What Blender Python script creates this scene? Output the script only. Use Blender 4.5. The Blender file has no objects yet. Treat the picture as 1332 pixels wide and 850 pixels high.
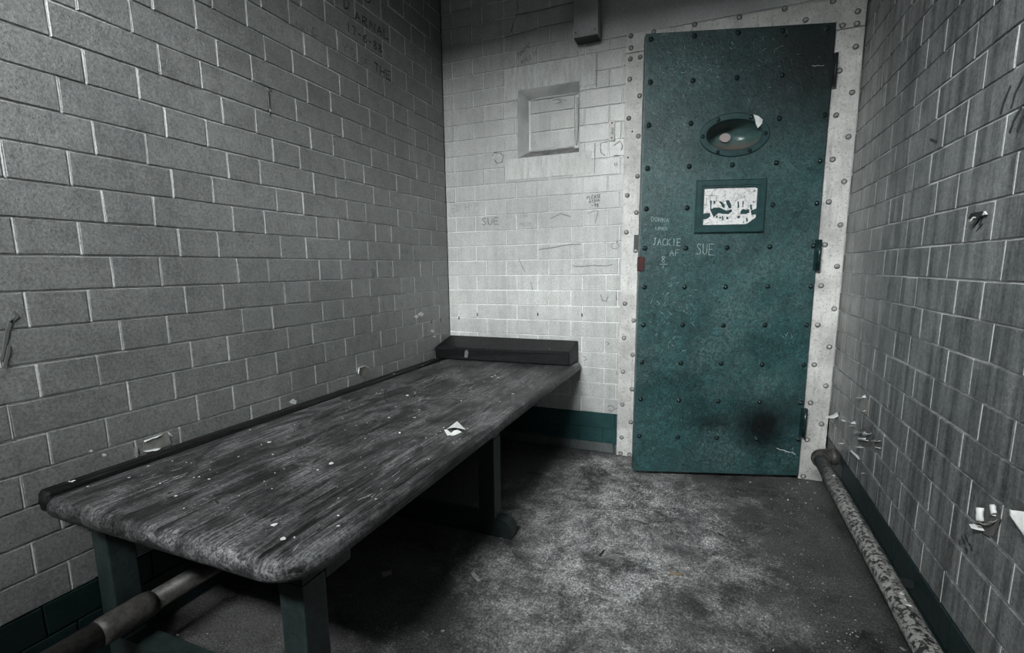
import bpy, bmesh, math, random
from mathutils import Vector, Matrix
random.seed(7)
COL = bpy.context.scene.collection
PI = math.pi

# ------------------------------------------------------------------ camera model (photo 1332 x 850)
F, CX, CY = 644.9942, 655.5009, 451.8288
YAW, PITCH, ROLL = -0.3958, 0.1578, -0.0125
K0, CR = 0.5778, 0.075                      # height of a bed joint, course height
CAM = Vector((1.3036, -2.36, 0.3353 + K0))
FW = Vector((math.sin(YAW)*math.cos(PITCH), math.cos(YAW)*math.cos(PITCH), -math.sin(PITCH)))
_r = FW.cross(Vector((0, 0, 1))).normalized(); _u = _r.cross(FW)
RT = _r*math.cos(ROLL) + _u*math.sin(ROLL); UP = -_r*math.sin(ROLL) + _u*math.cos(ROLL)
W, L, H = 1.7818, 3.25, 2.62                # room width, length, height
def hit(x, y, ax, val):
    d = FW + RT*(x-CX)/F - UP*(y-CY)/F
    t = (val - CAM[ax])/d[ax]
    return CAM + d*t

# ------------------------------------------------------------------ materials
def mat(name, build, **kw):
    m = bpy.data.materials.new(name); m.use_nodes = True
    nt = m.node_tree; nt.nodes.clear()
    out = nt.nodes.new('ShaderNodeOutputMaterial'); b = nt.nodes.new('ShaderNodeBsdfPrincipled')
    nt.links.new(b.outputs[0], out.inputs[0])
    build(N(nt, b)); return m
class N:
    def __init__(s, nt, b): s.nt, s.b = nt, b; s._co = None
    def new(s, t, **kw):
        n = s.nt.nodes.new(t)
        for k, v in kw.items():
            if k.startswith('i_'): n.inputs[k[2:].replace('_', ' ')].default_value = v
            else: setattr(n, k, v)
        return n
    def lk(s, a, b): s.nt.links.new(a, b)
    def co(s, scale=(1, 1, 1), rot=(0, 0, 0), loc=(0, 0, 0)):
        if s._co is None:
            s._co = s.new('ShaderNodeNewGeometry').outputs['Position']
        m = s.new('ShaderNodeMapping'); m.inputs['Scale'].default_value = scale
        m.inputs['Rotation'].default_value = rot; m.inputs['Location'].default_value = loc
        s.lk(s._co, m.inputs[0]); return m.outputs[0]
    def noise(s, scale, detail=4, rough=.6, co=None, dist=0.0):
        n = s.new('ShaderNodeTexNoise'); n.inputs['Scale'].default_value = scale
        n.inputs['Detail'].default_value = detail; n.inputs['Roughness'].default_value = rough
        n.inputs['Distortion'].default_value = dist
        s.lk(co if co is not None else s.co(), n.inputs['Vector']); return n.outputs[0]
    def vor(s, scale, co=None, feature='F1'):
        n = s.new('ShaderNodeTexVoronoi'); n.feature = feature
        n.inputs['Scale'].default_value = scale
        s.lk(co if co is not None else s.co(), n.inputs['Vector']); return n
    def ramp(s, f, stops, interp='LINEAR'):
        r = s.new('ShaderNodeValToRGB'); r.color_ramp.interpolation = interp
        e = r.color_ramp.elements
        while len(e) < len(stops): e.new(.5)
        for q, (p, c) in zip(e, stops):
            q.position = p; q.color = (c, c, c, 1) if isinstance(c, (int, float)) else (*c, 1)
        s.lk(f, r.inputs[0]); return r.outputs[0]
    def mix(s, f, a, b, mode='MIX'):
        m = s.new('ShaderNodeMix'); m.data_type = 'RGBA'; m.blend_type = mode
        for v, i in ((f, 0), (a, 6), (b, 7)):
            if isinstance(v, (int, float)): m.inputs[i].default_value = v if i == 0 else (v, v, v, 1)
            elif isinstance(v, tuple): m.inputs[i].default_value = (*v, 1)
            else: s.lk(v, m.inputs[i])
        return m.outputs[2]
    def math(s, op, a, b=0.0):
        m = s.new('ShaderNodeMath'); m.operation = op
        for i, v in enumerate((a, b)):
            if isinstance(v, (int, float)): m.inputs[i].default_value = v
            else: s.lk(v, m.inputs[i])
        return m.outputs[0]
    def attr(s, name):
        a = s.new('ShaderNodeAttribute'); a.attribute_name = name; return a.outputs['Fac']
    def color(s, c):
        if isinstance(c, tuple): s.b.inputs['Base Color'].default_value = (*c, 1)
        else: s.lk(c, s.b.inputs['Base Color'])
    def rough(s, r):
        if isinstance(r, (int, float)): s.b.inputs['Roughness'].default_value = r
        else: s.lk(r, s.b.inputs['Roughness'])
    def bump(s, h, strength=.5, dist=.002):
        n = s.new('ShaderNodeBump'); n.inputs['Strength'].default_value = strength
        n.inputs['Distance'].default_value = dist
        s.lk(h, n.inputs['Height']); s.lk(n.outputs[0], s.b.inputs['Normal'])
    def spec(s, v): s.b.inputs['Specular IOR Level'].default_value = v
    def metal(s, v): s.b.inputs['Metallic'].default_value = v

def wallpaint(base, dark, streak=0.0, grime=.5, rough=.42, speck=.75, bstr=.7, tv=.09):
    def f(n):
        t = n.ramp(n.attr('tint'), [(0, 1-tv), (1, 1+tv*.6)])
        big = n.ramp(n.noise(2.2, 5, .62), [(.3, 0), (.75, 1)])
        c = n.mix(n.math('MULTIPLY', big, grime), base, dark)
        fine = n.ramp(n.noise(140, 5, .9), [(.36, .40), (.5, 1), (.64, 1.55)])
        c = n.mix(speck, c, fine, 'MULTIPLY')
        cloud = n.ramp(n.noise(22, 6, .8), [(.34, .68), (.5, 1), (.68, 1.22)])
        c = n.mix(speck, c, cloud, 'MULTIPLY')
        pores = n.ramp(n.vor(85).outputs['Distance'], [(.07, .12), (.15, 1)])
        msk = n.ramp(n.noise(14, 3), [(.46, 0), (.58, 1)])
        c = n.mix(n.math('MULTIPLY', msk, .8), c, pores, 'MULTIPLY')
        if streak:
            st = n.noise(1, 5, .7, n.co((26, 26, 2.2)))
            st = n.ramp(st, [(.42, 1), (.62, .28)])
            c = n.mix(streak, c, st, 'MULTIPLY')
            blot = n.ramp(n.noise(9, 6, .75), [(.55, 1), (.72, .3)])
            c = n.mix(streak*.8, c, blot, 'MULTIPLY')
        c = n.mix(1, c, t, 'MULTIPLY')
        n.color(c); n.rough(rough)
        h = n.math('ADD', n.math('MULTIPLY', n.noise(260, 3, .7), .5), n.noise(45, 3, .6))
        n.bump(h, bstr, .0022)
    return f
M = {}
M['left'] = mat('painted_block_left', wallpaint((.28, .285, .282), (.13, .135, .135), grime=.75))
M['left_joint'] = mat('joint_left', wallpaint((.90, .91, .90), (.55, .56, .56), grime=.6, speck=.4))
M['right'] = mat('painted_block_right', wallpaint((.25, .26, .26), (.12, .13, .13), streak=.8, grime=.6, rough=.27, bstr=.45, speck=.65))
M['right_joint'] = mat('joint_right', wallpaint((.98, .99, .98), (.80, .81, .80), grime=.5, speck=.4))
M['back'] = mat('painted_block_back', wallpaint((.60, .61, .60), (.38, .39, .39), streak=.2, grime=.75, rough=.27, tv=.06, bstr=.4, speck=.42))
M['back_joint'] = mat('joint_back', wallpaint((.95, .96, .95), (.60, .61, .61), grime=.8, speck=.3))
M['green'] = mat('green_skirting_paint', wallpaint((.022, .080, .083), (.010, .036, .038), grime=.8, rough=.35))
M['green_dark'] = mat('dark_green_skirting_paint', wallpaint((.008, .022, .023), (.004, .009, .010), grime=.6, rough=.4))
M['greyband'] = mat('grey_bottom_course', wallpaint((.16, .18, .18), (.06, .07, .07), grime=.9))
def _plaster(n):
    g = n.noise(1, 5, .7, n.co((60, 60, 9), (0, -.35, 0)))
    c = n.mix(n.ramp(g, [(.35, 0), (.65, 1)]), (.50, .51, .50), (.72, .73, .72))
    n.color(n.mix(.4, c, n.ramp(n.noise(150, 3), [(.3, .6), (.6, 1.1)]), 'MULTIPLY')); n.rough(.4)
    n.bump(n.math('ADD', g, n.math('MULTIPLY', n.noise(120, 3), .4)), .9, .004)
M['plaster'] = mat('trowelled_plaster', _plaster)
def _reveal(n):
    g = n.ramp(n.noise(7, 4), [(.42, 0), (.62, 1)])
    n.color(n.mix(g, (.62, .63, .62), (.42, .43, .43))); n.rough(.33)
    n.bump(n.noise(50, 3), .3, .002)
M['reveal'] = mat('gloss_painted_reveal', _reveal)
def _sill_shade(n):
    n.color(n.mix(n.ramp(n.noise(30, 5, .7), [(.35, 0), (.6, 1)]), (.10, .10, .10), (.30, .30, .30))); n.rough(.6)  # shadow on the hatch sill, put into the colour
M['sill_shade'] = mat('painted_sill_shade', _sill_shade)
def _conc(n):
    c = n.mix(n.ramp(n.noise(3, 5), [(.3, 0), (.7, 1)]), (.66, .67, .67), (.48, .49, .49))
    n.color(n.mix(.5, c, n.ramp(n.noise(130, 4, .75), [(.3, .6), (.7, 1.25)]), 'MULTIPLY')); n.rough(.6)
    n.bump(n.noise(70, 5, .7), .5, .003)
M['concrete'] = mat('painted_concrete_lintel', _conc)
def _ceil(n): n.color((.17, .17, .17)); n.rough(.8); n.bump(n.noise(40), .3)
M['ceiling'] = mat('ceiling_plaster', _ceil)

def _floor(n):
    # scuffed concrete: pale worn patches with dark dirt lying off the trodden path
    warp = n.co()
    big = n.noise(1.6, 4, .55)
    mid = n.noise(7.5, 7, .78, dist=1.2)
    fine = n.noise(60, 5, .85, dist=.8)
    scr = n.noise(1, 5, .8, n.co((120, 18, 1), (0, 0, .9)), dist=.9)
    scr2 = n.noise(1, 5, .8, n.co((120, 20, 1), (0, 0, -.5)), dist=.9)
    # wear path: middle of the free floor in front of the door
    sx = n.new('ShaderNodeSeparateXYZ'); n.lk(warp, sx.inputs[0])
    dx = n.math('DIVIDE', n.math('SUBTRACT', sx.outputs[0], 1.02), .50)
    dy = n.math('DIVIDE', n.math('ADD', sx.outputs[1], .80), .95)
    d2 = n.math('ADD', n.math('MULTIPLY', dx, dx), n.math('MULTIPLY', dy, dy))
    wear = n.math('SUBTRACT', 1.0, n.math('ADD', d2, n.math('MULTIPLY', n.math('SUBTRACT', n.noise(3.6, 8, .8), .5), -4.2)))
    wear = n.ramp(wear, [(-.0, 0), (1.0, 1)])
    base = n.mix(n.ramp(mid, [(.3, 0), (.7, 1)]), (.05, .047, .047), (.15, .147, .147))
    cl = n.noise(10, 9, .82, dist=.5)
    pm = n.mix(.55, cl, n.noise(90, 6, .95))
    pale = n.ramp(pm, [(.39, .02), (.465, .12), (.52, .50), (.575, .92)])
    c = n.mix(n.math('MULTIPLY', wear, .95), base, pale)
    # arcs and drag marks left by the door and by boots
    s1 = n.ramp(n.mix(.5, scr, scr2), [(.53, 0), (.60, 1)])
    c = n.mix(n.math('MULTIPLY', s1, n.math('MULTIPLY', wear, .6)), c, (.80, .81, .81))
    blot = n.ramp(n.noise(4.6, 6, .75, n.co(loc=(3, 1, 0)), dist=.5), [(.50, 1), (.66, .20)])
    c = n.mix(.9, c, blot, 'MULTIPLY')
    c = n.mix(.9, c, n.ramp(n.noise(170, 4, .95), [(.38, .15), (.5, .95), (.62, 2.3)]), 'MULTIPLY')
    wsp = n.ramp(n.vor(110).outputs['Distance'], [(.10, 1), (.16, 0)])
    c = n.mix(n.math('MULTIPLY', wsp, n.math('MULTIPLY', n.ramp(n.noise(12, 4, .8), [(.46, 0), (.6, 1)]), .7)), c, (.85, .85, .84))
    n.color(c)
    n.rough(n.ramp(mid, [(.3, .36), (.7, .6)]))
    n.bump(n.math('ADD', n.math('MULTIPLY', fine, .8), n.math('ADD', cl, n.math('MULTIPLY', n.noise(250, 3), .4))), 1.0, .006)
M['floor'] = mat('scuffed_concrete_floor', _floor)

def _door(n):
    big = n.noise(3.0, 6, .65, dist=.6)
    c = n.mix(n.ramp(big, [(.3, 0), (.7, 1)]), (.011, .036, .039), (.030, .086, .089))
    fine = n.ramp(n.noise(150, 4, .8), [(.36, .35), (.5, 1), (.64, 1.9)])
    c = n.mix(.85, c, fine, 'MULTIPLY')
    c = n.mix(.8, c, n.ramp(n.noise(38, 6, .85, dist=.6), [(.36, .5), (.5, 1), (.66, 1.8)]), 'MULTIPLY')
    sheen_mottle = n.ramp(n.math('MULTIPLY', n.ramp(n.noise(4.2, 4, .6, n.co(loc=(.6, 0, .3))), [(.45, 0), (.66, 1)]), n.ramp(n.noise(85, 5, .85), [(.45, 0), (.62, 1)])), [(0, 0), (1, .55)])
    c = n.mix(sheen_mottle, c, (.16, .22, .22))  # soft highlights on the leaf, painted in as pale grey mottle
    chips = n.ramp(n.vor(70).outputs['Distance'], [(.03, 1), (.06, 0)])
    cm = n.ramp(n.noise(8, 4, .7), [(.56, 0), (.63, 1)])
    c = n.mix(n.math('MULTIPLY', chips, n.math('MULTIPLY', cm, .7)), c, (.55, .6, .6))
    scr = n.ramp(n.noise(1, 3, .6, n.co((30, 30, 160), (0, .8, 0)), dist=.5), [(.66, 0), (.70, 1)])
    sm = n.ramp(n.noise(5, 2), [(.5, 0), (.62, 1)])
    c = n.mix(n.math('MULTIPLY', n.math('MULTIPLY', scr, sm), .35), c, (.32, .42, .42))
    # sooty mark low on the hinge side, plus dark patches at the top
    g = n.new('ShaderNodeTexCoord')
    def dark_patch(cx, cz, rx, rz, amt, c):
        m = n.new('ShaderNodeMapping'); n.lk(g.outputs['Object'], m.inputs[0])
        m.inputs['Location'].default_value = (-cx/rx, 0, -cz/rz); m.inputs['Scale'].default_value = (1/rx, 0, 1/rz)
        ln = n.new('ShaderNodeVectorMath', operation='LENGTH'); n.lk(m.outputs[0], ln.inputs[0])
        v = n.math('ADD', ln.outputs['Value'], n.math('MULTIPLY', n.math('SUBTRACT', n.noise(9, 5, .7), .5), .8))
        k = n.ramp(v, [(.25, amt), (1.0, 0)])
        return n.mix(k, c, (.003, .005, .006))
    c = dark_patch(-.16, .25, .17, .16, .97, c)
    c = dark_patch(-.36, .25, .10, .05, .6, c)
    c = dark_patch(-.04, 1.66, .38, .36, .85, c)  # darker towards the top, most on the hinge side
    c = dark_patch(-.45, 1.80, .50, .14, .4, c)
    n.color(c); n.rough(n.ramp(n.noise(40, 4), [(.3, .27), (.7, .42)])); n.spec(.7)
    n.bump(n.math('ADD', n.math('MULTIPLY', n.noise(130, 4, .7), .5), n.noise(28, 5, .65)), .75, .0035)
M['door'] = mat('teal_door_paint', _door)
def _teal(n):
    c = n.mix(n.ramp(n.noise(30, 4), [(.3, 0), (.7, 1)]), (.010, .036, .039), (.026, .072, .075))
    n.color(c); n.rough(.35); n.bump(n.noise(90, 3), .3, .001)
M['teal'] = mat('teal_fitting_paint', _teal)
def _teal2(n):
    n.color(n.mix(n.ramp(n.noise(30, 4), [(.3, 0), (.7, 1)]), (.005, .016, .017), (.014, .038, .040))); n.rough(.25)
M['rivet_d'] = mat('teal_rivet_paint', _teal2)
def _plate(n):
    c = n.mix(n.ramp(n.noise(5, 6, .7), [(.35, 0), (.7, 1)]), (.78, .775, .755), (.36, .35, .34))
    pit = n.ramp(n.noise(120, 5, .85), [(.37, .15), (.44, 1)])
    c = n.mix(.8, c, pit, 'MULTIPLY')
    st = n.ramp(n.noise(1, 5, .7, n.co((40, 40, 5))), [(.55, 1), (.7, .45)])
    c = n.mix(.6, c, st, 'MULTIPLY')
    n.color(c); n.rough(.36); n.spec(.6)
    n.bump(n.math('ADD', n.noise(110, 4, .7), n.noise(30, 4)), .7, .003)
M['plate'] = mat('pitted_painted_steel', _plate)
def _platerivet(n):
    n.color(n.mix(n.ramp(n.noise(80, 3), [(.3, 0), (.7, 1)]), (.22, .22, .215), (.55, .55, .54))); n.rough(.33)
M['rivet_p'] = mat('grey_rivet_paint', _platerivet)
def _darkmetal(n): n.color((.02, .025, .026)); n.rough(.4); n.spec(.4); n.bump(n.noise(90), .3, .001)
M['dark'] = mat('dark_metal', _darkmetal)
def _rust(n):
    n.color(n.mix(n.ramp(n.noise(90, 4), [(.35, 0), (.65, 1)]), (.075, .012, .010), (.022, .006, .006))); n.rough(.7)
M['rust'] = mat('rusty_latch', _rust)
def _bowl(n):
    g = n.new('ShaderNodeTexCoord')
    sx = n.new('ShaderNodeSeparateXYZ'); n.lk(g.outputs['Object'], sx.inputs[0])
    k = n.math('ADD', n.math('MULTIPLY', n.math('SUBTRACT', 1.412, sx.outputs[2]), 16), n.math('SUBTRACT', n.noise(45, 4, .8), .5))
    c = n.mix(n.ramp(k, [(0, 0), (.6, 1)]), (.05, .105, .10), (.15, .115, .10))
    n.color(n.mix(.7, c, n.ramp(n.noise(260, 3, .8), [(.3, .4), (.65, 1.5)]), 'MULTIPLY')); n.rough(.28)
    n.bump(n.noise(90, 4), .4, .002)
M['bowl'] = mat('rusting_peephole_dish', _bowl)
def _disc(n): n.color((.42, .36, .36)); n.rough(.35); n.bump(n.noise(150), .3, .001)
M['disc'] = mat('peephole_disc', _disc)
def _white(n):
    n.color(n.mix(n.ramp(n.noise(60, 4), [(.35, 0), (.65, 1)]), (.85, .86, .85), (.66, .67, .67))); n.rough(.55)
M['white'] = mat('white_paint_flake', _white)
def _pw(n):
    c = n.mix(n.ramp(n.noise(70, 5, .75), [(.50, 0), (.62, 1)]), (.84, .83, .83), (.46, .46, .46))
    c = n.mix(n.ramp(n.noise(160, 4, .75), [(.60, 0), (.64, 1)]), c, (.10, .16, .16))
    n.color(c); n.rough(.5); n.bump(n.noise(150, 4), .5, .001)
M['pane'] = mat('scraped_white_paint', _pw)
def _paper(n): n.color((.80, .81, .80)); n.rough(.6)
M['paper'] = mat('paper', _paper)
def _chip(n):
    n.color(n.mix(n.ramp(n.noise(50, 3), [(.4, 0), (.6, 1)]), (.80, .81, .79), (.5, .5, .49))); n.rough(.6)
M['chip'] = mat('fallen_paint_chip', _chip)
def _brown(n): n.color((.30, .23, .15)); n.rough(.7); n.bump(n.noise(200), .4, .001)
M['stub'] = mat('dry_wood', _brown)
def _scrD(n): n.color((.03, .032, .033)); n.rough(.8)
M['ink'] = mat('dark_pen_marks', _scrD)
def _scrF(n): n.color((.13, .135, .135)); n.rough(.7)
M['ink_faint'] = mat('faded_pen_marks', _scrF)
def _scrM(n): n.color((.24, .245, .245)); n.rough(.7)
M['ink_pale'] = mat('pale_pencil_marks', _scrM)
def _scrW(n): n.color((.36, .45, .45)); n.rough(.6)
M['scratch'] = mat('pale_scratches', _scrW)
def _scrT(n): n.color((.42, .43, .43)); n.rough(.6)
M['scratch_wood'] = mat('pale_wood_scratches', _scrT)
def _bare(n):
    n.color(n.mix(n.ramp(n.noise(40, 4), [(.35, 0), (.65, 1)]), (.34, .33, .31), (.22, .22, .21))); n.rough(.8); n.bump(n.noise(120, 4), .6, .002)
M['bare'] = mat('bare_block_under_paint', _bare)
def _bareR(n):
    n.color(n.mix(n.ramp(n.noise(40, 4), [(.35, 0), (.65, 1)]), (.13, .13, .125), (.07, .07, .07))); n.rough(.8); n.bump(n.noise(120, 4), .6, .002)
M['bare_dark'] = mat('dirty_bare_block', _bareR)

def wood(pale, dark, amt, worn, sp_=.35):
    def f(n):
        g1 = n.noise(1, 7, .8, n.co((120, 3.4, 120)), dist=.7)
        g2 = n.noise(1, 4, .7, n.co((230, 4, 230)), dist=.3)
        g3 = n.noise(1, 7, .75, n.co((13, 4.5, 13)), dist=1.0)
        c = n.mix(n.ramp(g1, [(.35, 0), (.68, 1)]), dark, pale)
        c = n.mix(.8, c, n.ramp(g2, [(.38, .15), (.5, 1), (.62, 2.0)]), 'MULTIPLY')
        c = n.mix(n.math('MULTIPLY', n.math('MULTIPLY', n.ramp(g3, [(.44, 0), (.62, 1)]), n.ramp(n.mix(.5, g2, n.noise(120, 5, .85)), [(.44, .1), (.56, 1)])), amt), c, worn)
        crk = n.ramp(n.noise(1, 3, .5, n.co((34, .9, 34), loc=(2, 5, 0)), dist=.35), [(.31, .08), (.35, 1)])
        c = n.mix(.85, c, crk, 'MULTIPLY')
        c = n.mix(.7, c, n.ramp(n.noise(210, 3, .8), [(.3, .4), (.7, 1.5)]), 'MULTIPLY')
        dk = n.ramp(n.noise(4, 6, .75, n.co(loc=(4, 2, 0))), [(.40, .22), (.56, 1)])
        c = n.mix(.7, c, dk, 'MULTIPLY')
        sp = n.ramp(n.vor(55).outputs['Distance'], [(.04, 1), (.07, 0)])
        sm = n.ramp(n.noise(11, 3, .7), [(.56, 0), (.62, 1)])
        c = n.mix(n.math('MULTIPLY', sp, n.math('MULTIPLY', sm, .55)), c, (.6, .6, .58))
        n.color(c); n.rough(n.ramp(g1, [(.3, .34), (.7, .55)])); n.spec(sp_)
        n.bump(n.math('ADD', g1, n.math('ADD', n.math('MULTIPLY', g2, .6), n.math('MULTIPLY', crk, .6))), .7, .0025)
    return f
M['wood'] = mat('worn_dark_bench_timber', wood((.070, .071, .072), (.007, .007, .008), .75, (.33, .335, .34)))
M['wood_strip'] = mat('near_black_edge_timber', wood((.020, .020, .020), (.006, .006, .006), .12, (.10, .10, .10), .18))
M['wood_black'] = mat('black_painted_timber', wood((.008, .009, .010), (.003, .0035, .004), .10, (.05, .055, .06), .18))
def _post(n):
    c = n.mix(n.ramp(n.noise(20, 5, .7), [(.3, 0), (.7, 1)]), (.011, .020, .020), (.032, .049, .048))
    c = n.mix(.7, c, n.ramp(n.noise(150, 4, .8), [(.35, .35), (.55, 1.1)]), 'MULTIPLY')
    n.color(c); n.rough(.45); n.bump(n.noise(90, 4), .5, .002)
M['post'] = mat('green_painted_trestle', _post)
def _pipe(n):
    a = n.ramp(n.noise(85, 4, .75, dist=.5), [(.47, 0), (.54, 1)])
    c = n.mix(a, (.36, .35, .34), (.020, .019, .019))
    c = n.mix(.5, c, n.ramp(n.noise(6, 4), [(.3, .5), (.6, 1.1)]), 'MULTIPLY')
    n.color(c); n.rough(.42); n.bump(n.math('SUBTRACT', 1.0, a), .6, .0015)
M['pipe'] = mat('flaking_painted_pipe', _pipe)
def _pipe2(n):
    c = n.mix(n.ramp(n.noise(60, 5, .8), [(.42, 0), (.6, 1)]), (.075, .07, .067), (.03, .028, .027))
    n.color(c); n.rough(.5); n.bump(n.noise(80, 4), .5, .002)
M['pipe_dull'] = mat('dusty_painted_pipe', _pipe2)
def _box(n):
    c = n.mix(n.ramp(n.noise(9, 5), [(.3, 0), (.7, 1)]), (.40, .41, .41), (.28, .29, .29))
    n.color(n.mix(.4, c, n.ramp(n.noise(160, 3, .8), [(.3, .6), (.7, 1.3)]), 'MULTIPLY')); n.rough(.4); n.bump(n.noise(100, 3), .4, .0015)
M['box'] = mat('painted_trunking', _box)
def _glass(n): n.color((.9, .92, .92)); n.rough(.25); n.b.inputs['Transmission Weight'].default_value = 1.0

# ------------------------------------------------------------------ object helpers
def link(o, parent=None):
    COL.objects.link(o)
    if parent is not None: o.parent = parent
    return o
def tag(o, label=None, cat=None, group=None, kind=None):
    if label: o['label'] = label
    if cat: o['category'] = cat
    if group: o['group'] = group
    if kind: o['kind'] = kind
    return o
def empty(name, loc=(0, 0, 0), rz=0):
    o = bpy.data.objects.new(name, None); o.empty_display_size = .05
    o.location = loc; o.rotation_euler = (0, 0, rz); return link(o)
def obj(name, bm, mats, parent=None, smooth=False, loc=None):
    me = bpy.data.meshes.new(name); bm.to_mesh(me); bm.free()
    for m in (mats if isinstance(mats, (list, tuple)) else [mats]): me.materials.append(m)
    if smooth:
        for p in me.polygons: p.use_smooth = True
    o = bpy.data.objects.new(name, me)
    if loc: o.location = loc
    return link(o, parent)
def box(bm, x0, x1, y0, y1, z0, z1, bev=0.0, mi=0, seg=2):
    vs = [bm.verts.new((x, y, z)) for x in (x0, x1) for y in (y0, y1) for z in (z0, z1)]
    fs = [bm.faces.new([vs[i] for i in q]) for q in ((0, 1, 3, 2), (4, 6, 7, 5), (0, 4, 5, 1), (2, 3, 7, 6), (0, 2, 6, 4), (1, 5, 7, 3))]
    for f in fs: f.material_index = mi
    if bev:
        es = list({e for f in fs for e in f.edges})
        bmesh.ops.bevel(bm, geom=es, offset=bev, segments=seg, affect='EDGES', profile=.6)
def newbox(*a, **k):
    bm = bmesh.new(); box(bm, *a, **k); return bm
def tube(bm, pts, r, seg=20, cap=True):
    pts = [Vector(p) for p in pts]; rings = []
    rs = r if isinstance(r, (list, tuple)) else [r]*len(pts)
    ref = None
    for i, p in enumerate(pts):
        d = (pts[min(i+1, len(pts)-1)] - pts[max(i-1, 0)]).normalized()
        if ref is None:
            ref = Vector((0, 0, 1)) if abs(d.z) < .9 else Vector((1, 0, 0))
        a = ref - d*ref.dot(d); a.normalize(); b = d.cross(a); ref = a
        rings.append([bm.verts.new(p + a*math.cos(t)*rs[i] + b*math.sin(t)*rs[i]) for t in (2*PI*k/seg for k in range(seg))])
    for i in range(len(rings)-1):
        for k in range(seg):
            f = bm.faces.new((rings[i][k], rings[i][(k+1) % seg], rings[i+1][(k+1) % seg], rings[i+1][k])); f.smooth = True
    if cap:
        bm.faces.new(rings[0][::-1]); bm.faces.new(rings[-1])
def prism(bm, poly, axis, a0, a1, mi=0):
    """poly in the two other axes (cyclic order kept), extruded along axis."""
    def v(p, a):
        c = [0, 0, 0]; o = [i for i in range(3) if i != axis]; c[o[0]], c[o[1]] = p; c[axis] = a; return bm.verts.new(c)
    A = [v(p, a0) for p in poly]; B = [v(p, a1) for p in poly]; n = len(poly)
    fs = [bm.faces.new(A), bm.faces.new(B[::-1])]
    for i in range(n): fs.append(bm.faces.new((A[i], B[i], B[(i+1) % n], A[(i+1) % n])))
    for f in fs: f.material_index = mi
    bmesh.ops.recalc_face_normals(bm, faces=fs)
    return fs

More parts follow.
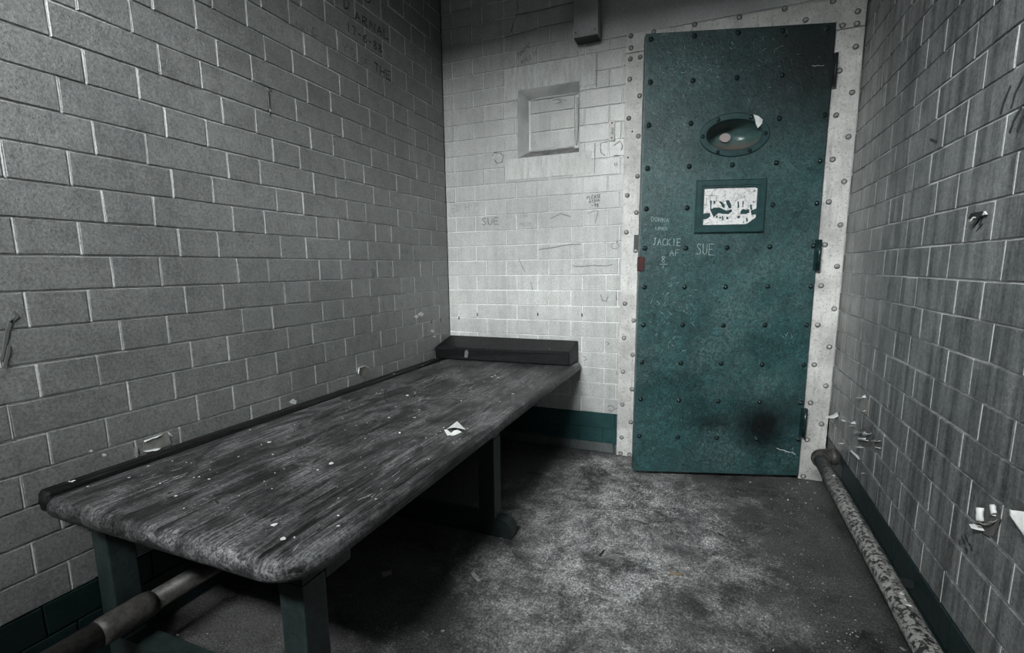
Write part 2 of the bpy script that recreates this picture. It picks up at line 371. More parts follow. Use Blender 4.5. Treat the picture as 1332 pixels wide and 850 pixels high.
# ------------------------------------------------------------------ brick walls (Flemish bond, 225/112.5 x 75 mm)
def subtract(r, holes):
    out = [r]
    for h in holes:
        nxt = []
        for (a, b, c, d) in out:
            u0, u1, z0, z1 = max(a, h[0]), min(b, h[1]), max(c, h[2]), min(d, h[3])
            if u0 >= u1 or z0 >= z1: nxt.append((a, b, c, d)); continue
            if a < u0: nxt.append((a, u0, c, d))
            if u1 < b: nxt.append((u1, b, c, d))
            if c < z0: nxt.append((u0, u1, c, z0))
            if z1 < d: nxt.append((u0, u1, z1, d))
        out = nxt
    return [q for q in out if q[1]-q[0] > .004 and q[3]-q[2] > .004]
def brickwall(name, P, un, nn, U0, U1, z1, odd, mats, holes=(), zsplit=None, gap=.0022, depth=.0042, thick=.10, seed=1, hgap=None):
    """P: function(u, n, z) -> xyz.  mats: block, joint, band block, bottom block."""
    rnd = random.Random(seed); bm = bmesh.new(); tl = bm.faces.layers.float.new('tint')
    P3 = .3375
    jw = gap
    for k in range(-8, 40):
        z0 = K0 + k*CR; zt = z0 + CR
        if z0 >= z1: break
        zb = max(0, z0); zt = min(zt, z1)
        sh = odd + (0 if k % 2 else .16875)
        m = math.floor((U0 - sh)/P3) - 1
        cuts = []
        while sh + m*P3 < U1 + P3:
            cuts += [(sh + m*P3, sh + m*P3 + .1125), (sh + m*P3 + .1125, sh + (m+1)*P3)]; m += 1
        for a, b in cuts:
            a, b = max(a, U0), min(b, U1)
            if b - a < .012: continue
            t = rnd.random()
            jit = lambda s=.0011: rnd.uniform(-s, s)
            rects = subtract((a, b, zb, zt), holes)
            for (a2, b2, c2, d2) in rects:
                w = jw if b2-a2 > .02 else jw*.4
                mi = 0
                if k < -5: mi = 2
                if k < -7: mi = 3
                dn = rnd.uniform(-.0006, .0006)
                inner = [(a2+w+jit(), c2+w+jit()), (b2-w+jit(), c2+w+jit()), (b2-w+jit(), d2-w+jit()), (a2+w+jit(), d2-w+jit())]
                bv = .0014
                sgn = [(-1, -1), (1, -1), (1, 1), (-1, 1)]
                vi = [bm.verts.new(P(u-s[0]*bv, dn, z-s[1]*bv)) for (u, z), s in zip(inner, sgn)]
                vo = [bm.verts.new(P(u+jit(.0003), dn-depth*.45, z+jit(.0003))) for (u, z) in inner]
                vb = [bm.verts.new(P(u+s[0]*.0001, -depth-.002, z+s[1]*.0001)) for (u, z), s in zip(inner, sgn)]
                fs = [bm.faces.new(vi)]
                for i in range(4):
                    j = (i+1) % 4
                    fs.append(bm.faces.new((vi[i], vo[i], vo[j], vi[j]))); fs.append(bm.faces.new((vo[i], vb[i], vb[j], vo[j])))
                for f in fs: f.material_index = mi; f[tl] = t
                if k >= -5 and b2 == b:          # mortar of the upright joint, struck nearly flush
                    e = w*.75 + jit(.0003)
                    q = [(b2-e, c2+w*.6), (b2+e, c2+w*.6), (b2+e+jit(.0003), d2-w*.6), (b2-e, d2-w*.6)]
                    if not any(h[0]-.004 < b2 < h[1]+.004 and h[2] < d2 and h[3] > c2 for h in holes) and b2 < U1-.003:
                        A = [bm.verts.new(P(u, -.0008, z)) for u, z in q]; f = bm.faces.new(A); f.material_index = 1; f[tl] = .9
    # mortar bed behind, as a slab with real thickness
    zq = K0 - 5*CR
    for zz0, zz1, mi in ((0, zq, 2), (zq, z1, 1)):
        for (a, b, c, d) in subtract((U0, U1, zz0, zz1), holes):
            vs = [bm.verts.new(P(u, n, z)) for n in (-depth, -thick) for u, z in ((a, c), (b, c), (b, d), (a, d))]
            fs = [bm.faces.new([vs[i] for i in q]) for q in ((0, 1, 2, 3), (7, 6, 5, 4), (0, 4, 5, 1), (1, 5, 6, 2), (2, 6, 7, 3), (3, 7, 4, 0))]
            for f in fs: f.material_index = mi; f[tl] = .6
    bmesh.ops.recalc_face_normals(bm, faces=bm.faces)
    me_o = obj(name, bm, mats)
    return me_o

TH = .10
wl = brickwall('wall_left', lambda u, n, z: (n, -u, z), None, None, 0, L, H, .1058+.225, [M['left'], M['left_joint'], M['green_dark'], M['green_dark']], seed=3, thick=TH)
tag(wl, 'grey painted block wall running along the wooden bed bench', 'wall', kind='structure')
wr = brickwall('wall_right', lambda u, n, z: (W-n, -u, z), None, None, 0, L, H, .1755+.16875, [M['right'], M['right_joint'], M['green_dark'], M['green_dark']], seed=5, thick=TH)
tag(wr, 'streaked dark grey block wall beside the door with a rusty pipe at its foot', 'wall', kind='structure')
DX0, DX1, DZ = 1.012, 1.688, 1.79            # door opening
NI = (.407, .705, 1.440, 1.748)              # blocked-up hatch, outer edge of its splay
PL = (.336, .780, 1.342, 1.852)              # trowelled patch around it
LZ = 1.902                                   # underside of the lintel
holes = [(DX0, DX1, -.1, DZ), (NI[0], NI[1], NI[2], NI[3]), (.70, W, LZ, H)]
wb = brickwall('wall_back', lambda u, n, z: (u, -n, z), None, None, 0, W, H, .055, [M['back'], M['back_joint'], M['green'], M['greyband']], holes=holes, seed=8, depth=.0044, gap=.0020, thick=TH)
tag(wb, 'pale painted block wall with the riveted door and a blocked-up hatch', 'wall', kind='structure')
# lintel slab over the door
bm = newbox(.70, W, -.001, TH, LZ, H, bev=.002)
o = obj('door_lintel', bm, M['concrete'], wb)
# trowelled plaster ring, in short pieces like the photo (top, bottom bands)
def ring_rects():
    return subtract((PL[0], PL[1], PL[2], PL[3]), [(NI[0]-.002, NI[1]+.002, NI[2]-.002, NI[3]+.002), (PL[0]-.01, NI[0]-.01, 1.418, 1.712), (NI[1]+.012, PL[1]+.01, 1.42, 1.715)])
for i, (a, b, c, d) in enumerate([(PL[0], .775, NI[3], PL[3]-.002), (PL[0], .768, PL[2], NI[2]), (PL[0], NI[0], 1.712, NI[3]), (NI[1], .775, 1.722, NI[3])]):
    bm = bmesh.new(); box(bm, a, b, -.0022, .004, c, d)
    obj('plaster_patch', bm, M['plaster'], wb)
# splayed reveal with rounded arrises and recessed block panel
D = .042
inn = (.446, .694, 1.470, 1.712)
bm = bmesh.new()
def rr(t):   # t 0..1 from outer to inner, quarter round then in
    a = t*PI/2
    return math.sin(a)*1.0, (1-math.cos(a))
rings = []
for i in range(8):
    t = i/7; s, dd = (1-math.cos(t*PI/2)), math.sin(t*PI/2)
    s = 1-math.cos(t*PI/2); dd = math.sin(t*PI/2)
    # bullnose: depth grows slowly first, then falls away
    s, dd = t, t**1.25
    x0 = NI[0] + (inn[0]-NI[0])*s; x1 = NI[1] + (inn[1]-NI[1])*s
    z0 = NI[2] + (inn[2]-NI[2])*s; z1_ = NI[3] + (inn[3]-NI[3])*s
    rings.append([bm.verts.new(p) for p in ((x0, -.002+dd*D, z0), (x1, -.002+dd*D, z0), (x1, -.002+dd*D, z1_), (x0, -.002+dd*D, z1_))])
for i in range(7):
    for k in range(4):
        f = bm.faces.new((rings[i][k], rings[i+1][k], rings[i+1][(k+1) % 4], rings[i][(k+1) % 4])); f.smooth = True
bmesh.ops.recalc_face_normals(bm, faces=bm.faces)
for f in bm.faces:
    if f.normal.y > 0: f.normal_flip()
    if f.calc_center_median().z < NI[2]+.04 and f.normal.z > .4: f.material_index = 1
nr = obj('hatch_reveal', bm, [M['reveal'], M['sill_shade']], wb)
e = nr.modifiers.new('es', 'EDGE_SPLIT'); e.split_angle = math.radians(40)
bm = bmesh.new(); tl = bm.faces.layers.float.new('tint')
box(bm, inn[0]-.01, inn[1]+.01, D, TH, inn[2]-.01, inn[3]+.01, mi=1)
rows = [(1.478, 1.556, [(0, 1)]), (1.561, 1.641, [(0, .46), (.48, 1)]), (1.646, 1.704, [(0, 1)])]
for z0, z1_, sp in rows:
    for a, b in sp:
        xa = inn[0]+.010 + a*(inn[1]-inn[0]-.030); xb = inn[0]+.010 + b*(inn[1]-inn[0]-.030)
        box(bm, xa, xb, D-.006, D+.01, z0, z1_, bev=.002)
for f in bm.faces: f[tl] = .75
hp = obj('hatch_infill', bm, [M['back'], M['back_joint']], wb)
# grubby bead round the infill
bm = bmesh.new()
tube(bm, [(inn[0]+.004, D-.003, inn[3]-.004), (inn[0]+.08, D-.006, inn[3]-.002), (inn[1]-.05, D-.007, inn[3]-.004), (inn[1]-.006, D-.004, inn[3]-.001)], [.003, .005, .004, .006], 8)
tube(bm, [(inn[1]-.008, D-.004, inn[3]-.02), (inn[1]-.009, D-.006, inn[2]+.08), (inn[1]-.010, D-.004, inn[2]+.01)], [.006, .008, .005], 8)
tube(bm, [(inn[0]+.004, D-.002, inn[2]+.005), (inn[1]-.02, D-.002, inn[2]+.006)], .005, 8)
obj('plaster_bead', bm, M['plaster'], wb, True)

# front wall (behind the camera) with the high cell window that lights the room
WX0, WX1, WZ0, WZ1 = .14, 1.24, 1.95, 2.48
fw = brickwall('wall_front', lambda u, n, z: (u, -L+n, z), None, None, -TH, W+TH, H, .1, [M['left'], M['left_joint'], M['green_dark'], M['green_dark']], holes=[(WX0, WX1, WZ0, WZ1)], seed=9, thick=.22)
tag(fw, 'grey painted block wall facing the door with a high window', 'wall', kind='structure')
win = empty('window_1', ((WX0+WX1)/2, -L, WZ0)); tag(win, 'high barred window in the end wall facing the door', 'window', kind='structure')
cx = (WX0+WX1)/2
bm = bmesh.new()
for a, b, c, d in ((WX0-cx, WX1-cx, 0, .03), (WX0-cx, WX1-cx, WZ1-WZ0-.03, WZ1-WZ0)): box(bm, a, b, -.10, -.06, c, d)
for a, b in ((WX0-cx, WX0-cx+.03), (WX1-cx-.03, WX1-cx), (-.012, .012)): box(bm, a, b, -.10, -.06, .03, WZ1-WZ0-.03)
obj('window_frame', bm, M['dark'], win)
for i in range(4):
    bm = bmesh.new(); x = WX0-cx + (i+.5)*(WX1-WX0)/4 + .04
    tube(bm, [(x, -.15, -.0), (x, -.15, WZ1-WZ0)], .008, 12); obj('window_bar', bm, M['dark'], win)

# floor, ceiling
bm = newbox(-TH, W+TH, -L-.22, 1.25, -.10, 0)
fl = obj('floor', bm, M['floor']); tag(fl, 'scuffed dark concrete floor with pale scratched patches', 'floor', kind='structure')
bm = newbox(-TH, W+TH, -L-.22, TH+.0, H, H+.10)
ce = obj('ceiling', bm, M['ceiling']); tag(ce, 'plain dull plaster ceiling of the cell', 'ceiling', kind='structure')
# passage beyond the ajar door
bm = bmesh.new()
box(bm, .3, 2.3, 1.15, 1.25, 0, 2.3); box(bm, .2, .3, TH+.01, 1.25, 0, 2.3); box(bm, 2.2, 2.3, TH+.01, 1.25, 0, 2.3); box(bm, .2, 2.3, TH+.01, 1.25, 2.2, 2.3)
o = obj('wall_passage', bm, M['ceiling']); tag(o, 'unlit passage wall glimpsed beyond the ajar door', 'wall', kind='structure')

# ------------------------------------------------------------------ door frame plates with rivets
def dome(r, h, seg=12, rings=4, rim=0):
    bm = bmesh.new(); prev = None
    for i in range(rings):
        a = i/rings*PI/2
        ring = [bm.verts.new((r*math.cos(a)*math.cos(t), -h*math.sin(a), r*math.cos(a)*math.sin(t))) for t in (2*PI*k/seg for k in range(seg))]
        if prev:
            for k in range(seg): bm.faces.new((prev[k], prev[(k+1) % seg], ring[(k+1) % seg], ring[k])).smooth = True
        else: base = ring
        prev = ring
    top = bm.verts.new((0, -h, 0))
    if rim:
        o1 = [bm.verts.new((r*rim*math.cos(t), 0, r*rim*math.sin(t))) for t in (2*PI*k/seg for k in range(seg))]
        o2 = [bm.verts.new((r*rim*math.cos(t), -.0004, r*rim*math.sin(t))) for t in (2*PI*k/seg for k in range(seg))]
        i2 = [bm.verts.new((r*.9*math.cos(t), -.0004, r*.9*math.sin(t))) for t in (2*PI*k/seg for k in range(seg))]
        for k in range(seg):
            j = (k+1) % seg
            for q in ((o1[k], o1[j], o2[j], o2[k]), (o2[k], o2[j], i2[j], i2[k])): bm.faces.new(q).material_index = 1
    for k in range(seg): bm.faces.new((prev[k], prev[(k+1) % seg], top)).smooth = True
    bm.faces.new(base)
    bmesh.ops.recalc_face_normals(bm, faces=bm.faces)
    return bm
def rivet_mesh(name, m, r, h):
    bm = dome(r, h, rim=1.28); me = bpy.data.meshes.new(name); bm.to_mesh(me); bm.free(); me.materials.append(m); me.materials.append(M['dark'])
    for p in me.polygons: p.use_smooth = True
    return me
RP = rivet_mesh('frame_rivet', M['rivet_p'], .0080, .0070)
RD = rivet_mesh('door_rivet', M['rivet_d'], .0085, .0080)
fr = empty('trim_1', (1.35, 0, 0)); tag(fr, 'pitted white steel door surround studded with rivets', 'door frame', kind='structure')
FT = .010
def plate(x0, x1, z0, z1, jam=None):
    bm = newbox(x0-1.35, x1-1.35, -FT, .002, z0, z1, bev=.0015)
    return obj('frame_plate', bm, M['plate'], fr)
plate(.912, DX0+.004, 0.002, 1.823); plate(DX1, W-.004, 0.002, 1.778)
bm = bmesh.new(); prism(bm, [(.912-1.35, 1.826), (.912-1.35, 1.900), (W-.004-1.35, 1.885), (W-.004-1.35, 1.781), (DX1-1.35, 1.781), (DX0-1.35, 1.781), (DX0-1.35, 1.826)], 1, -FT, .002)
obj('frame_plate', bm, M['plate'], fr)
for a, b, c, d in ((DX0-.0, DX0+.004, .002, 1.781), (DX1-.004, DX1, .002, 1.781), (DX0+.004, DX1-.004, 1.775, 1.781)):
    obj('door_jamb', newbox(a-1.35, b-1.35, .003, TH+.004, c, d), M['plate'], fr)
def z1c(ox, oy, s, l): return [(ox+x/s, oy+y/s) for x, y in l]
fpx = z1c(800, 0, 2.5, [(52,117),(52,156),(50,192),(82,186),(48,258),(80,312),(45,385),(76,443),(73,574),(40,636),(70,692),(37,756),(67,816),(790,37),(740,83),(787,77),(783,152),(730,230),(771,301),(719,375),(759,445),(708,519),(745,591),(695,657),(733,732),(683,797),(126,104),(259,80),(405,56),(552,29),(620,65),(709,4)]) + \
      z1c(800, 320, 2.5, [(32,188),(61,243),(29,300),(57,355),(26,410),(55,467),(24,517),(51,574),(21,624),(18,678),(47,682),(722,67),(670,130),(713,205),(659,258),(697,329),(648,387),(686,456),(636,511),(672,580),(625,631),(612,750)])
for x, y in fpx:
    p = hit(x, y, 1, -FT)
    o = bpy.data.objects.new('rivet', RP); o.location = (p.x-1.35, -FT, max(p.z, .012)); o.rotation_euler = (0, random.uniform(0, 3), 0); link(o, fr)
# small bolt holes in the left plate
for x, y in z1c(800, 0, 2.5, [(42, 513), (56, 428)]):
    p = hit(x, y, 1, -FT); bm = dome(.004, .0015); obj('bolt_hole', bm, M['dark'], fr, loc=(p.x-1.35, -FT, p.z))
# lock keep behind the latch
obj('lock_keep', newbox(.968-1.35, .990-1.35, -FT-.004, -FT, .985, 1.055, bev=.001), M['dark'], fr)

# ------------------------------------------------------------------ the door leaf (ajar, hinged by the dark wall)
HX, HY, TW, TA = 1.684, -.030, .690, math.radians(16.597)
DZ0, DZ1 = .022, 1.800
door = empty('door_1', (HX, HY, 0), TA); tag(door, 'teal riveted steel cell door standing ajar with oval peephole', 'door', kind='structure')
dn = Vector((-math.sin(TA), math.cos(TA), 0)); dt = Vector((math.cos(TA), math.sin(TA), 0))
def dpx(x, y, off=0):
    d = FW + RT*(x-CX)/F - UP*(y-CY)/F; p0 = Vector((HX, HY, 0)) + dn*off
    t = dn.dot(p0-CAM)/dn.dot(d); X = CAM + d*t
    return (X-p0).dot(dt), X.z
OC = (-.343, 1.416)
slab = bmesh.new(); box(slab, -TW, 0, 0, .044, DZ0, DZ1, bev=.002)
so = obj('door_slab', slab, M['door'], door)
cb = bmesh.new(); n = 48
prism(cb, [(OC[0]+.104*math.cos(2*PI*k/n), OC[1]+.057*math.sin(2*PI*k/n)) for k in range(n)], 1, -.01, .06)
cut = obj('cutter', cb, M['door'], door)
bo = so.modifiers.new('b', 'BOOLEAN'); bo.operation = 'DIFFERENCE'; bo.object = cut; bo.solver = 'EXACT'
bpy.context.view_layer.update()
dg = bpy.context.evaluated_depsgraph_get()
nm = bpy.data.meshes.new_from_object(so.evaluated_get(dg)); so.modifiers.clear(); so.data = nm
bpy.data.objects.remove(cut, do_unlink=True)
# oval ring
def ellring(a0, b0, a1, b1, y0, y1, n=56, bev=.0025):
    bm = bmesh.new(); R = []
    prof = [(0, y1), (0, y0+bev), (bev, y0), (1-bev, y0), (1, y0+bev), (1, y1)]
    for k in range(n):
        t = 2*PI*k/n; c, s = math.cos(t), math.sin(t); row = []
        for q, y in prof:
            if q == 0: A, B = a0, b0
            elif q == 1: A, B = a1, b1
            elif q == bev: A, B = a0-bev, b0-bev
            else: A, B = a1+bev, b1+bev
            row.append(bm.verts.new((OC[0]+A*c, y, OC[1]+B*s)))
        R.append(row)
    for k in range(n):
        for i in range(len(prof)-1): bm.faces.new((R[k][i], R[(k+1) % n][i], R[(k+1) % n][i+1], R[k][i+1]))
    bmesh.ops.recalc_face_normals(bm, faces=bm.faces); return bm
rg = obj('peephole_ring', ellring(.131, .081, .105, .057, -.007, .006), M['teal'], door)
bm = bmesh.new(); n = 48; R = []     # dish
for i in range(9):
    t = i/8; s = max(.30, math.cos(t*PI/2*.80)); y = .002 + .075*math.sin(t*PI/2)**1.3
    R.append([bm.verts.new((OC[0]+.1045*s*math.cos(2*PI*k/n) - .012*t, y, OC[1]+.0565*s*math.sin(2*PI*k/n)+.004*t)) for k in range(n)])
for i in range(8):
    for k in range(n): bm.faces.new((R[i][k], R[i][(k+1) % n], R[i+1][(k+1) % n], R[i+1][k])).smooth = True
bm.faces.new(R[-1]); bmesh.ops.recalc_face_normals(bm, faces=bm.faces)
for f in bm.faces:
    pass
dish = obj('peephole_dish', bm, M['bowl'], door)
bm = bmesh.new(); cxd, czd = OC[0]-.013, OC[1]+.006
r0 = [bm.verts.new((cxd+.021*math.cos(2*PI*k/32), .064, czd+.017*math.sin(2*PI*k/32))) for k in range(32)]
r1 = [bm.verts.new((cxd+.021*math.cos(2*PI*k/32), .078, czd+.017*math.sin(2*PI*k/32))) for k in range(32)]
bm.faces.new(r0); bm.faces.new(r1[::-1])
for k in range(32): bm.faces.new((r0[k], r1[k], r1[(k+1) % 32], r0[(k+1) % 32]))
bmesh.ops.recalc_face_normals(bm, faces=bm.faces)
tag(obj('peephole_disc', bm, M['disc'], door), 'pinkish grey disc')
for x, y in z1c(880, 130, 9.443, [(513,243),(915,214),(1093,410),(900,622),(503,641),(322,452)]):
    s, z = dpx(x, y, -.007); o = bpy.data.objects.new('rivet', RD); o.location = (s, -.007, z); o.scale = (.8, .8, .8); link(o, rg)
# leaf rivets
dp = z1c(800, 0, 2.5, [(117,128),(258,117),(400,107),(545,100),(690,92),(115,268),(253,262),(396,254),(543,245),(110,408),(247,402),(534,386),(681,375),(106,548),(241,542),(381,537),(524,530),(667,524),(102,680),(235,677),(513,667),(656,662),(97,808),(230,808),(364,806),(503,803),(645,800)]) + \
     z1c(800, 320, 2.5, [(96,135),(226,134),(359,134),(497,132),(637,132),(92,258),(220,258),(352,259),(487,258),(624,258),(88,379),(214,381),(345,383),(478,386),(614,388),(83,499),(208,503),(336,506),(470,508),(603,511),(79,619),(204,622),(331,625),(460,628),(597,630)])
for x, y in dp:
    s, z = dpx(x, y); o = bpy.data.objects.new('rivet', RD); o.location = (s, 0, z); link(o, door)
# framed panel below the peephole
def frame_bm(x0, x1, z0, z1, w, y0, ybase, step=.006):
    bm = bmesh.new(); R = []
    for ins, y in ((0, ybase), (0, y0+.004), (.004, y0), (w-.010, y0), (w-.008, y0+.003), (w-.002, y0+.003), (w, y0+.006), (w, ybase)):
        R.append([bm.verts.new(p) for p in ((x0+ins, y, z0+ins), (x1-ins, y, z0+ins), (x1-ins, y, z1-ins), (x0+ins, y, z1-ins))])
    for i in range(len(R)-1):
        for k in range(4): bm.faces.new((R[i][k], R[i+1][k], R[i+1][(k+1) % 4], R[i][(k+1) % 4]))
    bmesh.ops.recalc_face_normals(bm, faces=bm.faces); return bm
a = dpx(906, 236); b = dpx(997, 232); c = dpx(992, 301); d_ = dpx(902, 305)
hx0, hx1, hz0, hz1 = (a[0]+d_[0])/2, (b[0]+c[0])/2, (c[1]+d_[1])/2, (a[1]+b[1])/2
hf = obj('observation_panel', frame_bm(hx0, hx1, hz0, hz1, .032, -.013, 0), M['teal'], door)
obj('panel_back', newbox(hx0+.030, hx1-.030, -.0035, 0, hz0+.030, hz1-.030), M['teal'], hf)
def polymesh(name, pts2, y, m, parent, th=.0006, wob=0.0, sub=0, seed=0):
    """thin flake with real thickness in a plane facing -y (parent's local frame)"""
    rnd = random.Random(seed); P = []
    for i, p in enumerate(pts2):
        q = pts2[(i+1) % len(pts2)]; P.append(p)
        for j in range(sub):
            t = (j+1)/(sub+1); P.append((p[0]+(q[0]-p[0])*t+rnd.uniform(-wob, wob), p[1]+(q[1]-p[1])*t+rnd.uniform(-wob, wob)))
    bm = bmesh.new(); prism(bm, P, 1, y-th, y); bmesh.ops.triangulate(bm, faces=bm.faces)
    return obj(name, bm, m, parent)
zm = lambda l: [dpx(900+x/10.62, 230+y/10.62, -.0035) for x, y in l]
wp = polymesh('white_paint', zm([(150,165),(330,155),(520,150),(700,140),(860,140),(925,175),(925,420),(880,560),(760,650),(600,675),(400,690),(170,695),(140,670),(140,560),(145,400)]), -.0036, M['pane'], hf, wob=.0012, sub=4, seed=2)
tag(wp, 'scraped white paint in the framed panel')
for i, l in enumerate([[(250,460),(300,430),(380,425),(430,450),(480,470),(545,450),(555,480),(500,520),(420,515),(370,500),(340,525),(300,560),(270,500)],
          [(670,480),(700,445),(740,455),(785,450),(795,500),(730,515),(672,520)], [(812,470),(860,450),(915,430),(912,520),(820,530)],
          [(250,330),(272,330),(268,460),(252,465)], [(300,335),(325,335),(315,380),(300,375)], [(465,330),(510,325),(535,370),(545,430),(515,440),(480,380)],
          [(628,345),(648,340),(652,430),(630,435)], [(700,335),(716,335),(708,425),(695,420)], [(800,390),(825,385),(830,460),(808,455)],
          [(140,520),(190,505),(250,500),(255,545),(215,580),(145,595)], [(370,345),(400,340),(455,390),(450,440),(420,420),(400,380)],
          [(330,540),(350,535),(358,570),(338,575)], [(375,560),(405,550),(400,580),(378,578)], [(470,560),(500,555),(505,590),(475,585)], [(620,560),(660,535),(668,560),(640,580)],
          [(745,570),(765,565),(770,625),(750,620)], [(700,620),(718,618),(716,640),(702,640)], [(840,340),(875,345),(860,358),(842,352)], [(850,190),(880,180),(875,200),(852,205)],
          [(410,560),(425,530),(435,590),(420,600)], [(880,560),(912,530),(912,660),(760,665),(840,610)]]):
    polymesh('paint_loss', zm(l), -.0043, M['teal'], hf, wob=.0007, sub=2, seed=i)

# ---- lettering drawn as strokes 
G = {'A': [[(0,0),(.5,1),(1,0)],[(.22,.42),(.8,.42)]], 'B': [[(0,0),(0,1),(.7,.95),(.8,.75),(.1,.52),(.9,.35),(.8,.05),(0,0)]], 'C': [[(1,.85),(.55,1),(.05,.6),(.15,.1),(.6,0),(1,.15)]],
 'D': [[(0,0),(.05,1),(.6,.95),(.95,.55),(.7,.1),(0,0)]], 'E': [[(1,1),(0,1),(0,0),(1,0)],[(0,.5),(.75,.5)]], 'F': [[(1,1),(0,1),(0,0)],[(0,.5),(.7,.5)]], 'G': [[(1,.85),(.5,1),(.05,.5),(.4,0),(.95,.1),(.95,.45),(.6,.45)]],
 'H': [[(0,0),(0,1)],[(1,0),(1,1)],[(0,.5),(1,.5)]], 'I': [[(.5,0),(.5,1)]], 'J': [[(.2,1),(1,1)],[(.65,1),(.6,.15),(.3,0),(0,.2)]], 'K': [[(0,0),(0,1)],[(.9,1),(0,.45),(.95,0)]], 'L': [[(0,1),(0,0),(.9,0)]],
 'M': [[(0,0),(.1,1),(.5,.4),(.9,1),(1,0)]], 'N': [[(0,0),(0,1),(.9,0),(1,1)]], 'O': [[(.5,1),(.05,.75),(0,.25),(.45,0),(.95,.25),(.95,.75),(.5,1)]], 'P': [[(0,0),(0,1),(.8,.9),(.8,.6),(0,.45)]],
 'R': [[(0,0),(.05,1),(.75,.9),(.7,.6),(.05,.5),(.9,0)]], 'S': [[(.95,.9),(.4,1),(.05,.75),(.85,.4),(.8,.08),(.3,0),(0,.12)]], 'T': [[(0,1),(1,1)],[(.5,1),(.5,0)]], 'U': [[(0,1),(.05,.2),(.45,0),(.9,.2),(.95,1)]],
 'V': [[(0,1),(.45,0),(1,1)]], 'W': [[(0,1),(.25,0),(.5,.7),(.75,0),(1,1)]], 'Y': [[(0,1),(.45,.5),(1,1)],[(.45,.5),(.35,0)]], '1': [[(.5,0),(.5,1)]], '7': [[(.05,1),(.9,1),(.4,0)]], '6': [[(.85,1),(.2,.6),(.05,.2),(.5,0),(.85,.25),(.6,.5),(.1,.35)]],
 '8': [[(.5,.52),(.1,.78),(.5,1),(.85,.78),(.5,.52),(.05,.22),(.5,0),(.95,.22),(.5,.52)]], '3': [[(.1,.95),(.8,.9),(.35,.55),(.9,.3),(.5,0),(.05,.1)]], '-': [[(.1,.5),(.9,.5)]], '.': [[(.4,.0),(.55,.1)]], ' ': [],
 '2': [[(.05,.8),(.5,1),(.85,.75),(.05,0),(.95,0)]], '&': [[(.9,0),(.2,.75),(.5,1),(.7,.8),(.05,.3),(.35,0),(.9,.45)]], '9': [[(.85,.6),(.3,.5),(.15,.8),(.6,1),(.85,.7),(.7,0)]]}
def strokes(name, lines, PF, w, m, parent, th=.0005, seed=0):
    """lines: list of polylines in the surface's (u, v); PF(u, v, n) -> local xyz, n out of the surface"""
    rnd = random.Random(seed); bm = bmesh.new()
    for ln in lines:
        pts = []
        for i in range(len(ln)-1):
            a, b = ln[i], ln[i+1]; k = 3
            for j in range(k): pts.append((a[0]+(b[0]-a[0])*j/k, a[1]+(b[1]-a[1])*j/k))
        pts.append(ln[-1]); pts = [(p[0]+rnd.uniform(-.12, .12)*w, p[1]+rnd.uniform(-.12, .12)*w) for p in pts]
        rows = []
        for i, p in enumerate(pts):
            q0, q1 = pts[max(i-1, 0)], pts[min(i+1, len(pts)-1)]
            dx, dy = q1[0]-q0[0], q1[1]-q0[1]; l = math.hypot(dx, dy) or 1e-9
            ww = w*.5*rnd.uniform(.55, 1.15); nx, ny = -dy/l*ww, dx/l*ww
            rows.append([bm.verts.new(PF(p[0]+nx, p[1]+ny, 0)), bm.verts.new(PF(p[0]+nx*.8, p[1]+ny*.8, th)), bm.verts.new(PF(p[0]-nx*.8, p[1]-ny*.8, th)), bm.verts.new(PF(p[0]-nx, p[1]-ny, 0))])
        for i in range(len(rows)-1):
            for k in range(3): bm.faces.new((rows[i][k], rows[i][k+1], rows[i+1][k+1], rows[i+1][k]))
    bmesh.ops.recalc_face_normals(bm, faces=bm.faces)
    return obj(name, bm, m, parent)
def text_lines(s, p0, p1, h, fill=.72):
    """p0 lower-left of first letter, p1 lower-right of the last, in surface coordinates; h letter height"""
    out = []; n = len(s); ux, uy = (p1[0]-p0[0])/n, (p1[1]-p0[1])/n; l = math.hypot(ux, uy)
    vx, vy = 0.0, h
    for i, c in enumerate(s):
        bx, by = p0[0]+ux*i, p0[1]+uy*i
        for ln in G.get(c, []): out.append([(bx+ux*fill*x+vx*y, by+uy*fill*x+vy*y) for x, y in ln])
    return out
PD = lambda u, v, n: (u, -n, v)
def door_text(s, a, b, hpx, w, m=M['scratch'], seed=0):
    p0, p1 = dpx(*a), dpx(*b); h = abs(dpx(a[0], a[1]-hpx)[1]-p0[1])
    strokes('scratched_writing', text_lines(s, p0, p1, h), PD, w, m, door, seed=seed)
door_text('DONNA', (847,288), (871,290), 6, .0016, seed=1)
door_text('LOVES', (853,299), (869,300), 4, .0014, seed=2)
door_text('JACKIE', (849,319), (887,320), 9, .0022, seed=3)
door_text('8', (860,342), (867,342), 9, .002, seed=4)
door_text('AF', (871,333), (886,333), 8, .0018, seed=5)
door_text('SUE', (906,331), (930,332), 14, .0024, seed=6)
strokes('scratched_writing', [[dpx(858,344), dpx(868,344)], [dpx(862,350), dpx(863,345)]], PD, .0016, M['scratch'], door)
strokes('pen_outline', [zm(l) for l in ([(195,262),(330,262),(348,295),(338,335)], [(250,262),(255,330)], [(195,290),(200,400)], [(560,410),(600,340),(645,270)], [(600,335),(660,300),(735,285)], [(800,240),(865,190)])],
        lambda u, v, n: (u, -.0043-n, v), .0013, M['ink'], hf, seed=3)
